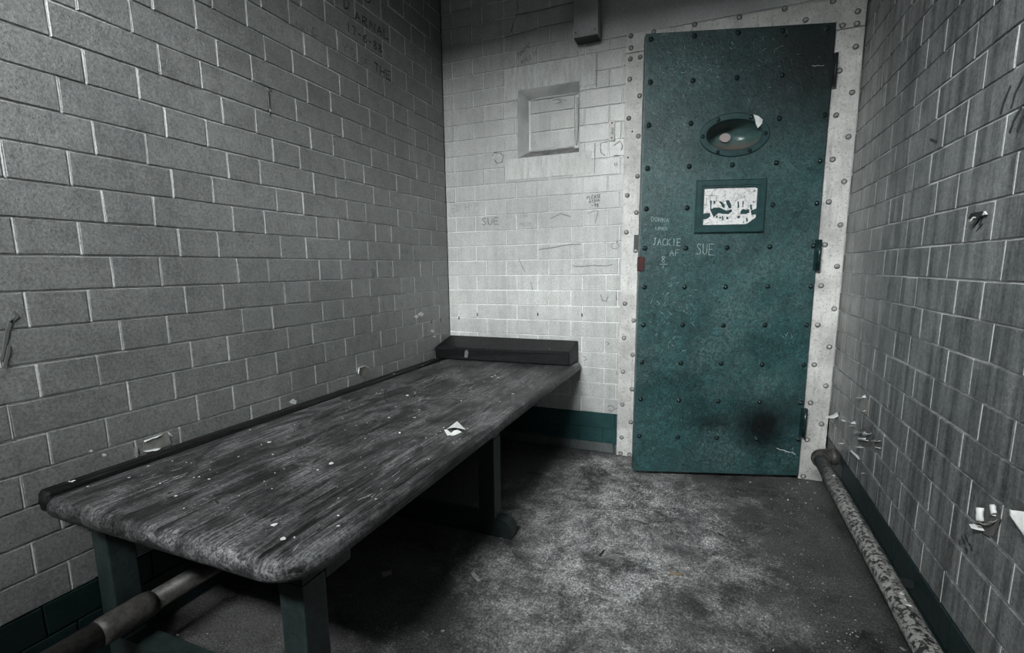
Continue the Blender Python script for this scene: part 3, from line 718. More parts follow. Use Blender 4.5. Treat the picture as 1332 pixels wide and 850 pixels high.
# loose scratches over the leaf
rnd = random.Random(21); sl = []
for cxp, cyp, sx_, sy_, k in ((890, 90, 45, 25, 40), (960, 60, 80, 25, 24), (870, 400, 30, 40, 30), (1000, 100, 50, 50, 14), (1025, 438, 5, 6, 4), (880, 170, 35, 40, 18), (1030, 590, 20, 5, 7), (860, 440, 30, 60, 14), (900, 560, 60, 30, 10)):
    for _ in range(k):
        x = cxp+rnd.gauss(0, sx_*.6); y = cyp+rnd.gauss(0, sy_*.6); s, z = dpx(x, y)
        if not (-TW+.02 < s < -.02 and DZ0+.02 < z < DZ1-.02) or (abs(s-OC[0]) < .14 and abs(z-OC[1]) < .09) or (hx0 < s < hx1 and hz0 < z < hz1): continue
        a = rnd.uniform(0, PI); l = rnd.uniform(.004, .018)
        sl.append([(s, z), (s+l*math.cos(a), z+l*math.sin(a))])
tag(strokes('paint_scratches', sl, PD, .0012, M['scratch'], door), 'pale scratches', kind='stuff')
sl = [[dpx(1068-12+i*4, 85+(i % 2)) for i in range(5)], [dpx(1010+i*5, 583+i*1.5+(i % 2)) for i in range(6)]]
strokes('scratched_line', sl, PD, .002, M['white'], door)
strokes('scratched_line', [[dpx(893,584), dpx(899,588), dpx(903,596)]], PD, .003, M['ink'], door)
# white flake stuck over the ring
fk = [dpx(880+x/9.443, 130+y/9.443, -.010) for x, y in [(945,178),(1010,200),(1058,245),(1050,290),(1000,348),(975,300),(965,240)]]
tag(polymesh('paint_flake', fk, -.0092, M['white'], door, th=.0015), 'white flake stuck on the peephole ring')
# latch
ls, lz = dpx(836, 344)
obj('latch', newbox(-TW-.004, -TW+.020, -.006, .030, lz-.028, lz+.030, bev=.002), M['rust'], door)
kb = dome(.0065, .003); obj('keyhole', kb, M['dark'], door, loc=(dpx(839, 324)[0], 0, dpx(839, 324)[1]))
# hinges
for (xa, ya, yb) in ((1084, 70, 112), (1064, 312, 352), (1045, 531, 568)):
    zt, zb = dpx(xa, ya)[1], dpx(xa, yb)[1]
    bm = bmesh.new(); tube(bm, [(.006, -.007, zb), (.006, -.007, zt)], .0065, 14)
    h_ = obj('hinge', bm, M['rivet_d'] if ya > 200 else M['dark'], door)
    for zz in (.33, .66):
        q = zb+(zt-zb)*zz; bm = bmesh.new(); tube(bm, [(.006, -.007, q-.001), (.006, -.007, q+.001)], .0074, 14); obj('hinge_ring', bm, M['dark'], h_)
    obj('hinge_leaf', newbox(-.011, .004, -.003, 0, zb, zt), M['rivet_d'] if ya > 200 else M['dark'], h_)

# ------------------------------------------------------------------ bed bench
def slab_mesh(x0, x1, y0, y1, z0, z1, rc, prof, nseg=10):
    """rounded-corner board with a bullnosed rim; rc: corner radii (x0y0, x1y0, x1y1, x0y1)"""
    cs = [((x0, y0), rc[0], PI), ((x1, y0), rc[1], 1.5*PI), ((x1, y1), rc[2], 0), ((x0, y1), rc[3], .5*PI)]
    sg = [(1, 1), (-1, 1), (-1, -1), (1, -1)]
    pts = []
    for (c, r, a0), s in zip(cs, sg):
        ccx, ccy = c[0]+s[0]*r, c[1]+s[1]*r
        for k in range(nseg+1):
            a = a0 + (PI/2)*k/nseg; pts.append((ccx, ccy, math.cos(a), math.sin(a), r))
    bm = bmesh.new(); R = []
    for ins, z in prof:
        ring = []
        for (ccx, ccy, ca, sa, r) in pts:
            q = r - ins
            ring.append(bm.verts.new((ccx+ca*q, ccy+sa*q, z)))
        R.append(ring)
    n = len(pts)
    for i in range(len(R)-1):
        for k in range(n): bm.faces.new((R[i][k], R[i][(k+1) % n], R[i+1][(k+1) % n], R[i+1][k])).smooth = True
    bm.faces.new(R[0][::-1]); bm.faces.new(R[-1])
    bmesh.ops.recalc_face_normals(bm, faces=bm.faces); return bm
BZ = .457; BT = .046; BY = -1.845; BX = .733
bed = empty('bed_bench', (.37, -.93, 0)); tag(bed, 'long dark worn wooden bed bench fixed along the grey block wall', 'bed')
ox, oy = .37, -.93
prof = []
for k in range(9):
    a = -PI/2 + PI*k/8
    prof.append((.021*(1-math.cos(a))+.0, BZ-BT/2 + (BT/2)*math.sin(a)))
bm = slab_mesh(.050-ox, BX-ox, BY-oy, -.004-oy, 0, 0, (.024, .085, .024, .024), prof)
top = obj('bench_top', bm, M['wood'], bed)
prof2 = [(.010, BZ-.042), (.002, BZ-.036), (.0, BZ-.020), (.002, BZ-.002), (.006, BZ+.004), (.012, BZ+.006)]
bm = slab_mesh(.004-ox, .047-ox, BY+.010-oy, -.186-oy, 0, 0, (.020, .014, .012, .012), prof2, 6)
tag(obj('back_strip', bm, M['wood_strip'], bed), 'near-black strip against the wall')
# board seam down the top
bm = bmesh.new()
for xs in (.30, .52):
    box(bm, xs-ox-.0006, xs-ox+.0006, BY+.06-oy, -.15-oy, BZ-.003, BZ+.0003)
obj('board_seam', bm, M['ink'], bed)
def trestle(y0, y1, xr0, xr1, xl0, xl1, far=False):
    for a, b in ((xr0, xr1), (xl0, xl1)):
        obj('leg', newbox(a-ox, b-ox, y0-oy, y1-oy, .066, BZ-BT-.062, bev=.003), M['post'], bed)
    # foot rail with rounded outer end
    e = xr1+.062; pts = [(xl0-ox, .002), (e-ox-.004, .002)]
    for k in range(9):
        a = -.25 + (PI/2+.25)*k/8; pts.append((e-.045-ox+.045*math.cos(a), .022+.045*math.sin(a)))
    pts += [(xl0-ox, .067)]
    bm = bmesh.new(); prism(bm, pts, 1, y0+.004-oy, y1-.004-oy); obj('foot_rail', bm, M['post'], bed)
    obj('cross_bearer', newbox(xl0-ox, xr1-.002-ox, y0+.002-oy, y1-.002-oy, BZ-BT-.062, BZ-BT+.0015, bev=.002), M['post'], bed)
trestle(-1.750, -1.692, .590, .649, .014, .070)
trestle(-.920, -.862, .601, .660, .014, .070)
obj('side_cleat', newbox(.610-ox, .648-ox, -1.690-oy, -1.618-oy, BZ-BT-.082, BZ-BT+.001, bev=.003), M['post'], bed)
bm = bmesh.new(); pts = [(.014-ox, BZ-BT+.001), (.014-ox, BZ-BT-.055), (.64-ox, BZ-BT-.055)]
for k in range(7):
    a = -PI/2 + PI/2*k/6; pts.append((.64-ox+.035*math.cos(a), BZ-BT-.020+.035*math.sin(a)))
pts.append((.675-ox, BZ-BT+.001))
prism(bm, pts, 1, -.062-oy, -.004-oy); obj('wall_bearer', bm, M['wood_black'], bed)

def PT(u, v, n): return (u-ox, v-oy, BZ+n+.0001)
tpx = lambda x, y: (lambda p: (p.x, p.y))(hit(x, y, 2, BZ))
def tmark(l, w, m, nm, seed=0, **k):
    return tag(strokes(nm, [[tpx(*p) for p in ln] for ln in l], PT, w, m, bed, seed=seed), **k)
for ln in ([(628,537),(640,526)], [(562,496),(569,489)], [(502,507),(500,514),(501,520),(505,524)], [(351,679),(359,674)], [(321,668),(328,664)], [(218,643),(225,640)], [(412,692),(416,688)], [(270,655),(280,650),(284,656)]):
    tmark([ln], .0045, M['ink'], 'gouge')
rnd = random.Random(33); l = []
for cxp, cyp, dx, dy, k in ((648, 491, 9, 3, 26), (610, 508, 26, 9, 34), (598, 497, 12, 5, 12), (545, 521, 12, 6, 16), (548, 508, 10, 4, 10), (505, 640, 45, 16, 16), (680, 497, 16, 6, 12), (380, 720, 30, 10, 22), (215, 625, 30, 10, 10)):
    for _ in range(k):
        u, v = tpx(cxp+rnd.gauss(0, dx*.5), cyp+rnd.gauss(0, dy*.5)); a = PI/2+rnd.gauss(0, .18); q = rnd.uniform(.006, .035) if cxp != 648 else rnd.uniform(.004, .014)
        if .08 < u < .69 and -1.80 < v < -.2: l.append([(u, v), (u+q*math.cos(a), v+q*math.sin(a))])
tag(strokes('pale_scratches', l, PT, .0013, M['scratch_wood'], bed, th=.0003), 'pale scratches', kind='stuff')

# headrest block
hd = bmesh.new()
zb, zt = BZ+.001, BZ+.101
vs = [(.008, -.176, zb), (.712, -.152, zb), (.716, -.004, zb), (.008, -.004, zb), (.006, -.180, zt-.040), (.706, -.148, zt-.034), (.714, -.004, zt+.001), (.006, -.004, zt+.001)]
V = [hd.verts.new(v) for v in vs]
for q in ((3, 2, 1, 0), (4, 5, 6, 7), (0, 1, 5, 4), (1, 2, 6, 5), (2, 3, 7, 6), (3, 0, 4, 7)): hd.faces.new([V[i] for i in q])
bmesh.ops.bevel(hd, geom=list(hd.edges), offset=.007, segments=3, affect='EDGES', profile=.6)
bmesh.ops.recalc_face_normals(hd, faces=hd.faces)
o = obj('wooden_headrest', hd, M['wood_black']); tag(o, 'black wooden headrest block lying across the far end of the bed bench', 'headrest')
polymesh('paint_mark', [(.172, .477), (.178, .508), (.190, .512), (.196, .495), (.190, .472), (.178, .470)], -.1715, M['ink_faint'], o, wob=.002, sub=2)

# ------------------------------------------------------------------ pipes
pr = empty('wall_pipe', (1.71, -1.5, 0)); tag(pr, 'flaking mottled pipe along the foot of the streaked wall beside the door', 'pipe')
PX, PZ, PRr = 1.712, .190, .0235
bm = bmesh.new(); tube(bm, [(PX-1.71, y+1.5, PZ) for y in (-L+.01, -2.0, -1.2, -.6, -.265)], PRr, 28); obj('pipe_run', bm, M['pipe'], pr)
bm = bmesh.new(); pts = [(PX-1.71, -.270+1.5, PZ)]
for k in range(7):
    a = PI/2*k/6; pts.append((PX-1.71+.032*(1-math.cos(a)), -.258+1.5+.032*math.sin(a), PZ))
pts.append((W-.006-1.71, -.226+1.5, PZ))
tube(bm, pts, [.0275]*8+[.0275], 24); obj('pipe_elbow', bm, M['pipe_dull'], pr)
bm = bmesh.new(); tube(bm, [(PX-1.71, -.285+1.5, PZ), (PX-1.71, -.262+1.5, PZ)], .0295, 28); obj('elbow_collar', bm, M['pipe_dull'], pr)
bm = bmesh.new(); tube(bm, [(W-.030-1.71, -.226+1.5, PZ), (W-.008-1.71, -.226+1.5, PZ)], .031, 24); obj('wall_collar', bm, M['pipe_dull'], pr)
for y in (-1.0, -2.1, -3.0):
    bm = bmesh.new(); box(bm, PX-1.71-.01, W-1.71-.003, y-.008+1.5, y+.008+1.5, PZ-.036, PZ-.0235); obj('pipe_bracket', bm, M['dark'], pr)
pl = empty('heating_pipe', (.115, -1.5, 0)); tag(pl, 'dusty jointed pipe running under the bed bench', 'pipe')
QX, QZ = .118, .143
bm = bmesh.new(); tube(bm, [(QX-.115, y+1.5, QZ) for y in (-1.72, -1.2, -.6, -.006)], .0245, 24); obj('pipe_run', bm, M['pipe_dull'], pl)
bm = bmesh.new(); tube(bm, [(QX-.115, y+1.5, QZ) for y in (-L+.01, -2.4, -1.80)], .0285, 24); obj('pipe_run', bm, M['pipe_dull'], pl)
bm = bmesh.new(); tube(bm, [(QX-.115, y+1.5, QZ) for y in (-1.815, -1.80, -1.72, -1.700)], [.0300, .0315, .0315, .0285], 24); obj('pipe_coupling', bm, M['pipe_dull'], pl)
for y in (-.45, -1.3, -2.4):
    bm = bmesh.new(); box(bm, .003-.115, QX-.115, y-.008+1.5, y+.008+1.5, QZ-.036, QZ-.024); obj('pipe_bracket', bm, M['dark'], pl)

# ------------------------------------------------------------------ trunking and switch plate on the back wall
tr = empty('cable_trunking', (.75, 0, 1.9)); tag(tr, 'grey metal trunking box dropping down the wall above the door lintel', 'cable trunking')
def tb(x0, x1, y0, y1, z0, z1, nm, m, bev=.002):
    obj(nm, newbox(x0-.75, x1-.75, y0, y1, z0-1.9, z1-1.9, bev=bev), m, tr)
tb(.694, .802, -.076, -.0025, 1.899, H-.004, 'trunking_body', M['box'])
tb(.697, .799, -.0775, -.0755, 1.906, H-.004, 'trunking_lid', M['box'], .0005)
tb(.696, .800, -.074, -.004, 1.8965, 1.8992, 'end_cap', M['dark'], .0005)
for x in (.706, .790):
    bm = dome(.003, .002); obj('screw', bm, M['dark'], tr, loc=(x-.75, -.0775, 1.918-1.9))
a = hit(792.5, 157, 1, -.004); c = hit(799.5, 183, 1, -.004)
sw = empty('switch_plate', (a.x, 0, a.z)); tag(sw, 'small narrow metal switch plate on the pale wall beside the door surround', 'switch')
w_, h_ = c.x-a.x, a.z-c.z
obj('back_plate', newbox(0, w_, -.007, -.0005, -h_, 0, bev=.001), M['plate'], sw)
obj('toggle', newbox(w_*.35, w_*.75, -.012, -.007, -h_*.66, -h_*.36, bev=.002), M['box'], sw)
for q in (.14, .86):
    bm = dome(.0035, .002); obj('screw', bm, M['dark'], sw, loc=(w_*.5, -.007, -h_*q))

# ------------------------------------------------------------------ wall writing and marks
PBk = lambda u, v, n: (u, -n-.0007, v)
PLf = lambda u, v, n: (n+.0008, -u, v)
PRt = lambda u, v, n: (W-n-.0008, -u, v)
bpx = lambda x, y: (lambda p: (p.x, p.z))(hit(x, y, 1, 0))
lpx = lambda x, y: (lambda p: (-p.y, p.z))(hit(x, y, 0, 0))
rpx = lambda x, y: (lambda p: (-p.y, p.z))(hit(x, y, 0, W))
def wtext(s, a, b, hpx, w, m, px, PF, par, seed=0):
    p0, p1 = px(*a), px(*b); h = abs(px(a[0], a[1]-hpx)[1]-p0[1])
    strokes('wall_writing', text_lines(s, p0, p1, h), PF, w, m, par, seed=seed)
def wlines(l, w, m, px, PF, par, nm='wall_scribble', seed=0, kind=None):
    o = strokes(nm, [[px(*p) for p in ln] for ln in l], PF, w, m, par, seed=seed)
    if kind: o['kind'] = kind
    return o
e8 = lambda l: z1c(360, 0, 4.25, l)
def lt(s, a, b, hh, w, m, seed): wtext(s, *e8([a, b]), hh/4.25, w, m, lpx, PLf, wl, seed)
lt('D', (372, 45), (415, 60), 55, .0055, M['ink'], 1)
lt('ARNAL', (432, 108), (628, 228), 46, .0055, M['ink'], 2)
lt('O', (488, 12), (530, 22), 40, .0055, M['ink'], 3)
lt('17-6-88', (385, 168), (588, 300), 46, .0055, M['ink'], 4)
lt('THE', (540, 392), (636, 450), 46, .0055, M['ink'], 5)
lt('NIC', (108, 158), (232, 210), 50, .0045, M['ink_faint'], 6)
lt('YG', (365, 285), (440, 325), 48, .004, M['ink_faint'], 7)
lt('OF', (465, 352), (515, 378), 40, .0035, M['ink_faint'], 8)
lt('ST', (395, 420), (450, 448), 50, .0035, M['ink_pale'], 9)
lt('71', (540, 480), (592, 510), 46, .0035, M['ink_pale'], 10)
lt('R', (368, 500), (415, 520), 50, .003, M['ink_pale'], 11)
wtext('ROSY N', (522,330), (541,331), 4.5, .0035, M['ink_faint'], lpx, PLf, wl, 12)
wlines([[(483,361),(488,352),(482,350),(487,362)]], .004, M['ink_faint'], lpx, PLf, wl)
wlines([[(338,108),(348,113),(354,120)], [(347,143),(352,147),(351,152)], [(434,183),(434,189)], [(349,118),(351,142)]], .004, M['ink'], lpx, PLf, wl, 'wall_stain')
wlines([[(2,470),(10,430),(16,415)], [(6,480),(12,450)], [(14,420),(22,412),(18,405)]], .007, M['ink_faint'], lpx, PLf, wl, 'wall_stain')
for i, (x, y) in enumerate([(583, 346), (585, 381), (573, 417), (561, 419)]):
    wlines([[(x, y-2), (x+.5, y+2)]], .008, M['ink'], lpx, PLf, wl, 'plug_hole')
# back wall
wtext('PLEASE', (763.5,260), (782.5,257), 4.5, .0030, M['ink'], bpx, PBk, wb, 1)
wtext('AISHA', (766.5,264.5), (780.5,262), 3.6, .0030, M['ink'], bpx, PBk, wb, 2)
wtext('4-98', (766.5,269.5), (779.5,269), 4, .0032, M['ink'], bpx, PBk, wb, 3)
wtext('SUE', (627,293), (651,292), 9, .0045, M['ink_faint'], bpx, PBk, wb, 4)
wtext('ED H P', (588,276), (624,272), 8, .0028, M['ink_pale'], bpx, PBk, wb, 5)
wtext('TONIC', (673,77), (690,60), 6, .0030, M['ink_faint'], bpx, PBk, wb, 6)
wtext('WILLIE', (678,84), (700,70), 6, .0026, M['ink_faint'], bpx, PBk, wb, 7)
wtext('JAR', (676,284), (688,283), 5, .0022, M['ink_pale'], bpx, PBk, wb, 8)
wtext('MAIM', (676,295), (692,294), 5, .0022, M['ink_pale'], bpx, PBk, wb, 9)
c3 = lambda l: z1c(680, 0, 3.8625, l)
c4 = lambda l: z1c(680, 220, 3.8625, l); c5 = lambda l: z1c(680, 400, 3.8625, l)
c6 = lambda l: z1c(775, 140, 10.62, l)
wlines([c6([(175,465),(260,462)]), c6([(170,470),(75,488),(62,560),(75,625),(130,665)]), c6([(250,525),(335,462),(370,530),(355,590)]), c6([(250,665),(335,662)]), c6([(255,780),(290,765),(300,795),(270,805),(258,785)])], .0032, M['ink'], bpx, PBk, wb, 'paint_crack')
wlines([c6([(262,180),(262,465)])], .003, M['ink'], bpx, PBk, wb, 'paint_crack')
wlines([c4([(368,205),(380,215),(362,275)]), c4([(325,225),(365,208)]), c4([(460,370),(445,382),(450,400),(470,402),(485,390),(470,368),(480,362)]), c4([(525,455),(540,500),(553,525)]), c4([(520,610),(500,660)][:0] or [(570,570),(590,610)])], .0026, M['ink_faint'], bpx, PBk, wb, 'paint_crack')
wlines([c4([(250,488),(300,490),(350,485),(420,488),(450,480)]), c4([(80,405),(150,395),(230,380),(290,378)]), c4([(140,250),(190,225),(240,240)]), c4([(390,630),(400,660),(420,665),(428,640)]), c4([(470,620),(472,660)])], .006, M['ink_pale'], bpx, PBk, wb, 'wall_smudge')
wlines([c5([(425,500),(445,492),(455,500),(462,512),(445,525),(432,515)]), c5([(462,512),(478,505)]), c5([(420,172),(435,182),(425,190)]), c5([(305,245),(322,262),(308,268)]), c5([(452,715),(452,690),(470,688)]), c5([(473,322),(473,338),(482,338)])], .0026, M['ink'], bpx, PBk, wb, 'wall_scribble')
wlines([[(640,203),(643,199),(650,199),(655,203),(653,211),(647,213),(643,208)]], .0035, M['ink'], bpx, PBk, wb, 'paint_crack')
cr1 = lambda l: z1c(560, 0, 3.036, l)
wlines([cr1([(342,0),(345,30),(335,70),(318,128)]), cr1([(340,60),(420,45),(570,8)]), cr1([(290,150),(450,105),(575,80)]), cr1([(650,565),(648,685)]), cr1([(658,210),(655,345)]), cr1([(480,398),(500,392),(520,402),(490,412)]), cr1([(505,390),(535,398)])], .0028, M['ink'], bpx, PBk, wb, 'paint_crack')
for x, y in [(597, 414), (621, 409.5), (699.5, 409), (757, 410)]:
    wlines([[(x, y-2.0), (x, y+2)]], .0065, M['ink'], bpx, PBk, wb, 'plug_hole')
wlines([[(675,338),(683,354)], [(690,367),(693,378)], [(711,129),(722,128)]], .0025, M['ink_faint'], bpx, PBk, wb)
# right wall: hand print, scuffs
hz = lambda l: z1c(1240, 630, 9.446, l)
wlines([hz([(70,690),(90,750)]), hz([(110,640),(150,745)]), hz([(150,620),(190,720)]), hz([(195,735),(225,760),(235,830)]), hz([(150,790),(180,820),(170,850)])], .0060, M['ink'], rpx, PRt, wr, 'hand_print')
s4 = lambda l: z1c(1182, 0, 4.047, l)
wlines([s4([(540,450),(505,530),(485,600)]), s4([(607,400),(560,500),(540,570)]), s4([(600,560),(555,640),(535,700)]), s4([(607,600),(575,690)]), s4([(115,735),(150,750)])], .0075, M['ink'], rpx, PRt, wr, 'dark_scuff')
# nail with loose flap on the right wall
s5 = lambda l: z1c(1230, 250, 12.147, l)
hk = empty('wall_hook', (W, -rpx(1280, 280)[0], rpx(1280, 280)[1])); tag(hk, 'tiny torn dark metal hook stuck high on the streaked wall', 'hook')
def rloc(u, v, n): return (-n-.0008, -u - hk.location.y, v - hk.location.z)
q = [rpx(*p) for p in s5([(500,415),(550,330),(640,300),(650,320),(600,400),(560,430)])]
bm = bmesh.new()
for n0, n1 in ((.0, .006),):
    A = [bm.verts.new(rloc(u, v, n0+.001+.004*(i % 3 == 1))) for i, (u, v) in enumerate(q)]; B = [bm.verts.new(rloc(u, v, n1+.008*(i in (0, 1, 5)))) for i, (u, v) in enumerate(q)]
    bm.faces.new(A); bm.faces.new(B[::-1])
    for i in range(len(q)): bm.faces.new((A[i], B[i], B[(i+1) % len(q)], A[(i+1) % len(q)]))
bmesh.ops.recalc_face_normals(bm, faces=bm.faces); obj('hook_plate', bm, M['dark'], hk)
a = rpx(*s5([(570, 400)])[0]); b = rpx(*s5([(555, 460)])[0])
bm = bmesh.new(); tube(bm, [rloc(a[0], a[1], .002), rloc(a[0], a[1], .012), rloc(b[0], b[1], .016)], .0016, 8); obj('hook_pin', bm, M['plate'], hk)
q = [rpx(*p) for p in s5([(640,320),(655,300),(690,350),(620,365)])]
bm = bmesh.new(); A = [bm.verts.new(rloc(u, v, .001)) for u, v in q]; B = [bm.verts.new(rloc(u, v, .004)) for u, v in q]; bm.faces.new(A); bm.faces.new(B[::-1])
for i in range(4): bm.faces.new((A[i], B[i], B[(i+1) % 4], A[(i+1) % 4]))
bmesh.ops.recalc_face_normals(bm, faces=bm.faces); obj('paint_chip', bm, M['white'], hk)
wlines([s5([(530,430),(490,500),(445,560)]), s5([(600,490),(560,530),(500,610)]), s5([(590,420),(560,480),(540,520)])], .004, M['ink'], rpx, PRt, wr, 'dark_scuff')

# ------------------------------------------------------------------ peeling paint
def flatpoly(name, pts, PF, th, m, parent=None, seed=0, wob=.0, sub=2):
    rnd = random.Random(seed); P = []
    for i, p in enumerate(pts):
        q = pts[(i+1) % len(pts)]; P.append(p)
        for j in range(sub):
            t = (j+1)/(sub+1); P.append((p[0]+(q[0]-p[0])*t+rnd.uniform(-wob, wob), p[1]+(q[1]-p[1])*t+rnd.uniform(-wob, wob)))
    bm = bmesh.new(); A = [bm.verts.new(PF(u, v, 0)) for u, v in P]; B = [bm.verts.new(PF(u, v, th)) for u, v in P]
    bm.faces.new(A[::-1]); bm.faces.new(B)
    for i in range(len(P)): bm.faces.new((A[i], A[(i+1) % len(P)], B[(i+1) % len(P)], B[i]))
    bmesh.ops.triangulate(bm, faces=bm.faces); bmesh.ops.recalc_face_normals(bm, faces=bm.faces)
    return obj(name, bm, m, parent)
def curl(name, base0, base1, out, ln, ang, th, m, parent=None, taper=1.0, lift=0.0, nv=10, nu=5, seed=0):
    """paint sheet hinged on base0-base1 (3D points on the wall), leaving along 'out' (wall tangent) and curling off along the wall normal by 'ang' radians over length ln"""
    rnd = random.Random(seed)
    b0, b1 = Vector(base0), Vector(base1); e = b1-b0; o = Vector(out[0]).normalized(); nrm = Vector(out[1]).normalized()
    bm = bmesh.new(); R = []; p = Vector((0, 0, 0)); st = ln/nv
    for i in range(nv+1):
        t = i/nv; a = lift + ang*t
        if i: p = p + (o*math.cos(a) + nrm*math.sin(a))*st
        k = 1 - (1-taper)*t; row = []
        for j in range(nu+1):
            s = (j/nu-.5)*k+.5
            row.append(b0 + e*s + p + nrm*rnd.uniform(0, .0008) + (o*rnd.uniform(-.0015, .0015) if i == nv else Vector((0, 0, 0))))
        R.append(row)
    F_, B_ = [], []
    for row in R: F_.append([bm.verts.new(v) for v in row])
    for i, row in enumerate(R):
        t = i/nv; a = lift + ang*t; nn = (-o*math.sin(a) + nrm*math.cos(a)); B_.append([bm.verts.new(v - nn*th) for v in row])
    for i in range(nv):
        for j in range(nu):
            bm.faces.new((F_[i][j], F_[i][j+1], F_[i+1][j+1], F_[i+1][j])).smooth = True
            bm.faces.new((B_[i][j], B_[i+1][j], B_[i+1][j+1], B_[i][j+1])).smooth = True
    for i in range(nv):
        bm.faces.new((F_[i][0], F_[i+1][0], B_[i+1][0], B_[i][0])); bm.faces.new((F_[i][nu], B_[i][nu], B_[i+1][nu], F_[i+1][nu]))
    for j in range(nu):
        bm.faces.new((F_[0][j], B_[0][j], B_[0][j+1], F_[0][j+1])); bm.faces.new((F_[nv][j], F_[nv][j+1], B_[nv][j+1], B_[nv][j]))
    bmesh.ops.recalc_face_normals(bm, faces=bm.faces)
    return obj(name, bm, m, parent)
NR = (-1, 0, 0); NL = (1, 0, 0)
R3 = lambda x, y, n=.001: Vector(hit(x, y, 0, W)) + Vector((-n, 0, 0))
L3 = lambda x, y, n=.001: Vector(hit(x, y, 0, 0)) + Vector((n, 0, 0))
def wallcurl(tx, P0, P1, tip, ang, m, nr, P3f, par, taper=1., lift=.45, wpx=None, nm='paint_curl'):
    if par is wl: ang *= .5
    b0, b1 = P3f(*P0), P3f(*P1); mid = (b0+b1)/2; t = P3f(*tip)-mid
    return curl(nm, b0, b1, (t, nr), max(t.length, .006)*(.6 if P0[0] < 1200 else .95), ang*1.7, .0008, m, par, taper, lift, seed=int(P0[0]*7+P0[1]))
# each peeling spot is a child of its wall
def loss(px, PF, par, l, m, seed=0): return flatpoly('bare_patch', [px(*p) for p in l], PF, .0006, m, par, seed, .0012)
# near spot on the right wall
loss(rpx, PRt, wr, hz([(275,300),(360,240),(480,210),(530,250),(545,340),(600,440),(560,540),(500,640),(430,640),(330,570),(280,470)]), M['bare_dark'], 1)
wallcurl(0, hz([(375,300)])[0], hz([(375,470)])[0], hz([(285,390)])[0], 2.6, M['white'], NR, R3, wr, .95)
wallcurl(0, hz([(520,250)])[0], hz([(540,400)])[0], hz([(460,340)])[0], 2.6, M['white'], NR, R3, wr, .6)
wallcurl(0, hz([(330,480)])[0], hz([(400,580)])[0], hz([(310,560)])[0], .9, M['white'], NR, R3, wr, .5)
wallcurl(0, hz([(370,490)])[0], hz([(470,480)])[0], hz([(430,610)])[0], 1.2, M['bare'], NR, R3, wr, .8)
wallcurl(0, hz([(560,430)])[0], hz([(480,500)])[0], hz([(540,560)])[0], .8, M['bare'], NR, R3, wr, .7)
# sail-like strip at the frame's edge
b0, b1 = R3(1322, 645), R3(1352, 668)
curl('paint_curl', R3(1345, 668), R3(1352, 735), (R3(1320, 648)-R3(1347, 692), NR), .050, .35, .0008, M['white'], wr, .12, .10, seed=5)
loss(rpx, PRt, wr, [(1318,648),(1345,660),(1350,740),(1334,700)], M['bare_dark'], 2)
# cluster by the door
h5 = lambda l: z1c(1070, 500, 7.09, l)
for l, m, s in (([(345,420),(430,400),(470,470),(440,560),(400,590),(345,560)], 'bare_dark', 3), ([(485,520),(530,510),(560,560),(530,620),(490,600)], 'bare_dark', 4), ([(345,130),(400,90),(430,160),(410,280),(350,250)], 'bare', 5), ([(105,270),(150,250),(165,400),(180,460),(120,380)], 'bare', 6)):
    loss(rpx, PRt, wr, h5(l), M[m], s)
for A, B, T, an, tp in (((355,470),(410,430),(350,510),.9,.7), ((415,470),(460,450),(430,560),1.4,.7), ((350,510),(430,520),(380,580),2.0,.9), ((345,570),(385,585),(345,620),.9,.4), ((490,530),(540,520),(500,590),1.3,.6), ((495,580),(545,590),(520,610),1.2,.7), ((275,620),(350,690),(320,720),2.6,1.), ((130,255),(150,290),(160,440),.8,.5), ((180,320),(220,340),(205,370),.9,.5), ((170,540),(200,545),(185,600),1.0,.6), ((340,130),(380,120),(350,190),1.2,.6), ((395,95),(405,120),(400,150),.8,.5), ((390,240),(405,245),(392,280),.8,.5), ((110,330),(135,325),(120,360),.9,.5), ((250,380),(300,385),(270,410),.9,.5), ((370,820),(395,820),(385,850),.9,.5), ((300,340),(312,370),(292,380),.8,.4)):
    wallcurl(0, *h5([A, B, T]), an, M['white'], NR, R3, wr, tp)
# left wall spots
k7 = lambda l: z1c(160, 540, 12.14, l)
loss(lpx, PLf, wl, k7([(300,400),(500,345),(640,290),(690,300),(740,400),(760,450),(600,520),(350,580),(300,560)]), M['bare'], 7)
wallcurl(0, *k7([(310,570),(600,515),(470,600)]), 1.2, M['white'], NL, L3, wl, .7)
wallcurl(0, *k7([(320,410),(620,300),(480,375)]), .9, M['white'], NL, L3, wl, .95)
wallcurl(0, *k7([(705,270),(750,290),(730,385)]), .8, M['white'], NL, L3, wl, 1.4)
loss(lpx, PLf, wl, k7([(165,520),(220,530),(250,640),(180,655)]), M['back'], 8)
k8 = lambda l: z1c(440, 450, 12.14, l)
loss(lpx, PLf, wl, k8([(310,370),(420,330),(500,370),(520,420),(480,480),(380,490),(300,440)]), M['bare'], 9)
for A, B, T, an, tp in (((310,440),(320,350),(270,400),1.1,1.), ((310,360),(370,335),(310,305),1.2,.8), ((350,340),(430,325),(395,285),1.1,.5), ((420,330),(500,365),(470,330),.7,.8)):
    wallcurl(0, *k8([A, B, T]), an, M['white'], NL, L3, wl, tp)
for x, y, s in ((381,523,5), (547,409,4), (541,412,3), (118,587,3), (135,592,3), (562,431,2.5), (565,438,2)):
    loss(lpx, PLf, wl, [(x-s, y), (x, y-s*.8), (x+s, y-s*.2), (x+s*.6, y+s*.7), (x-s*.5, y+s*.5)], M['white'], int(x))

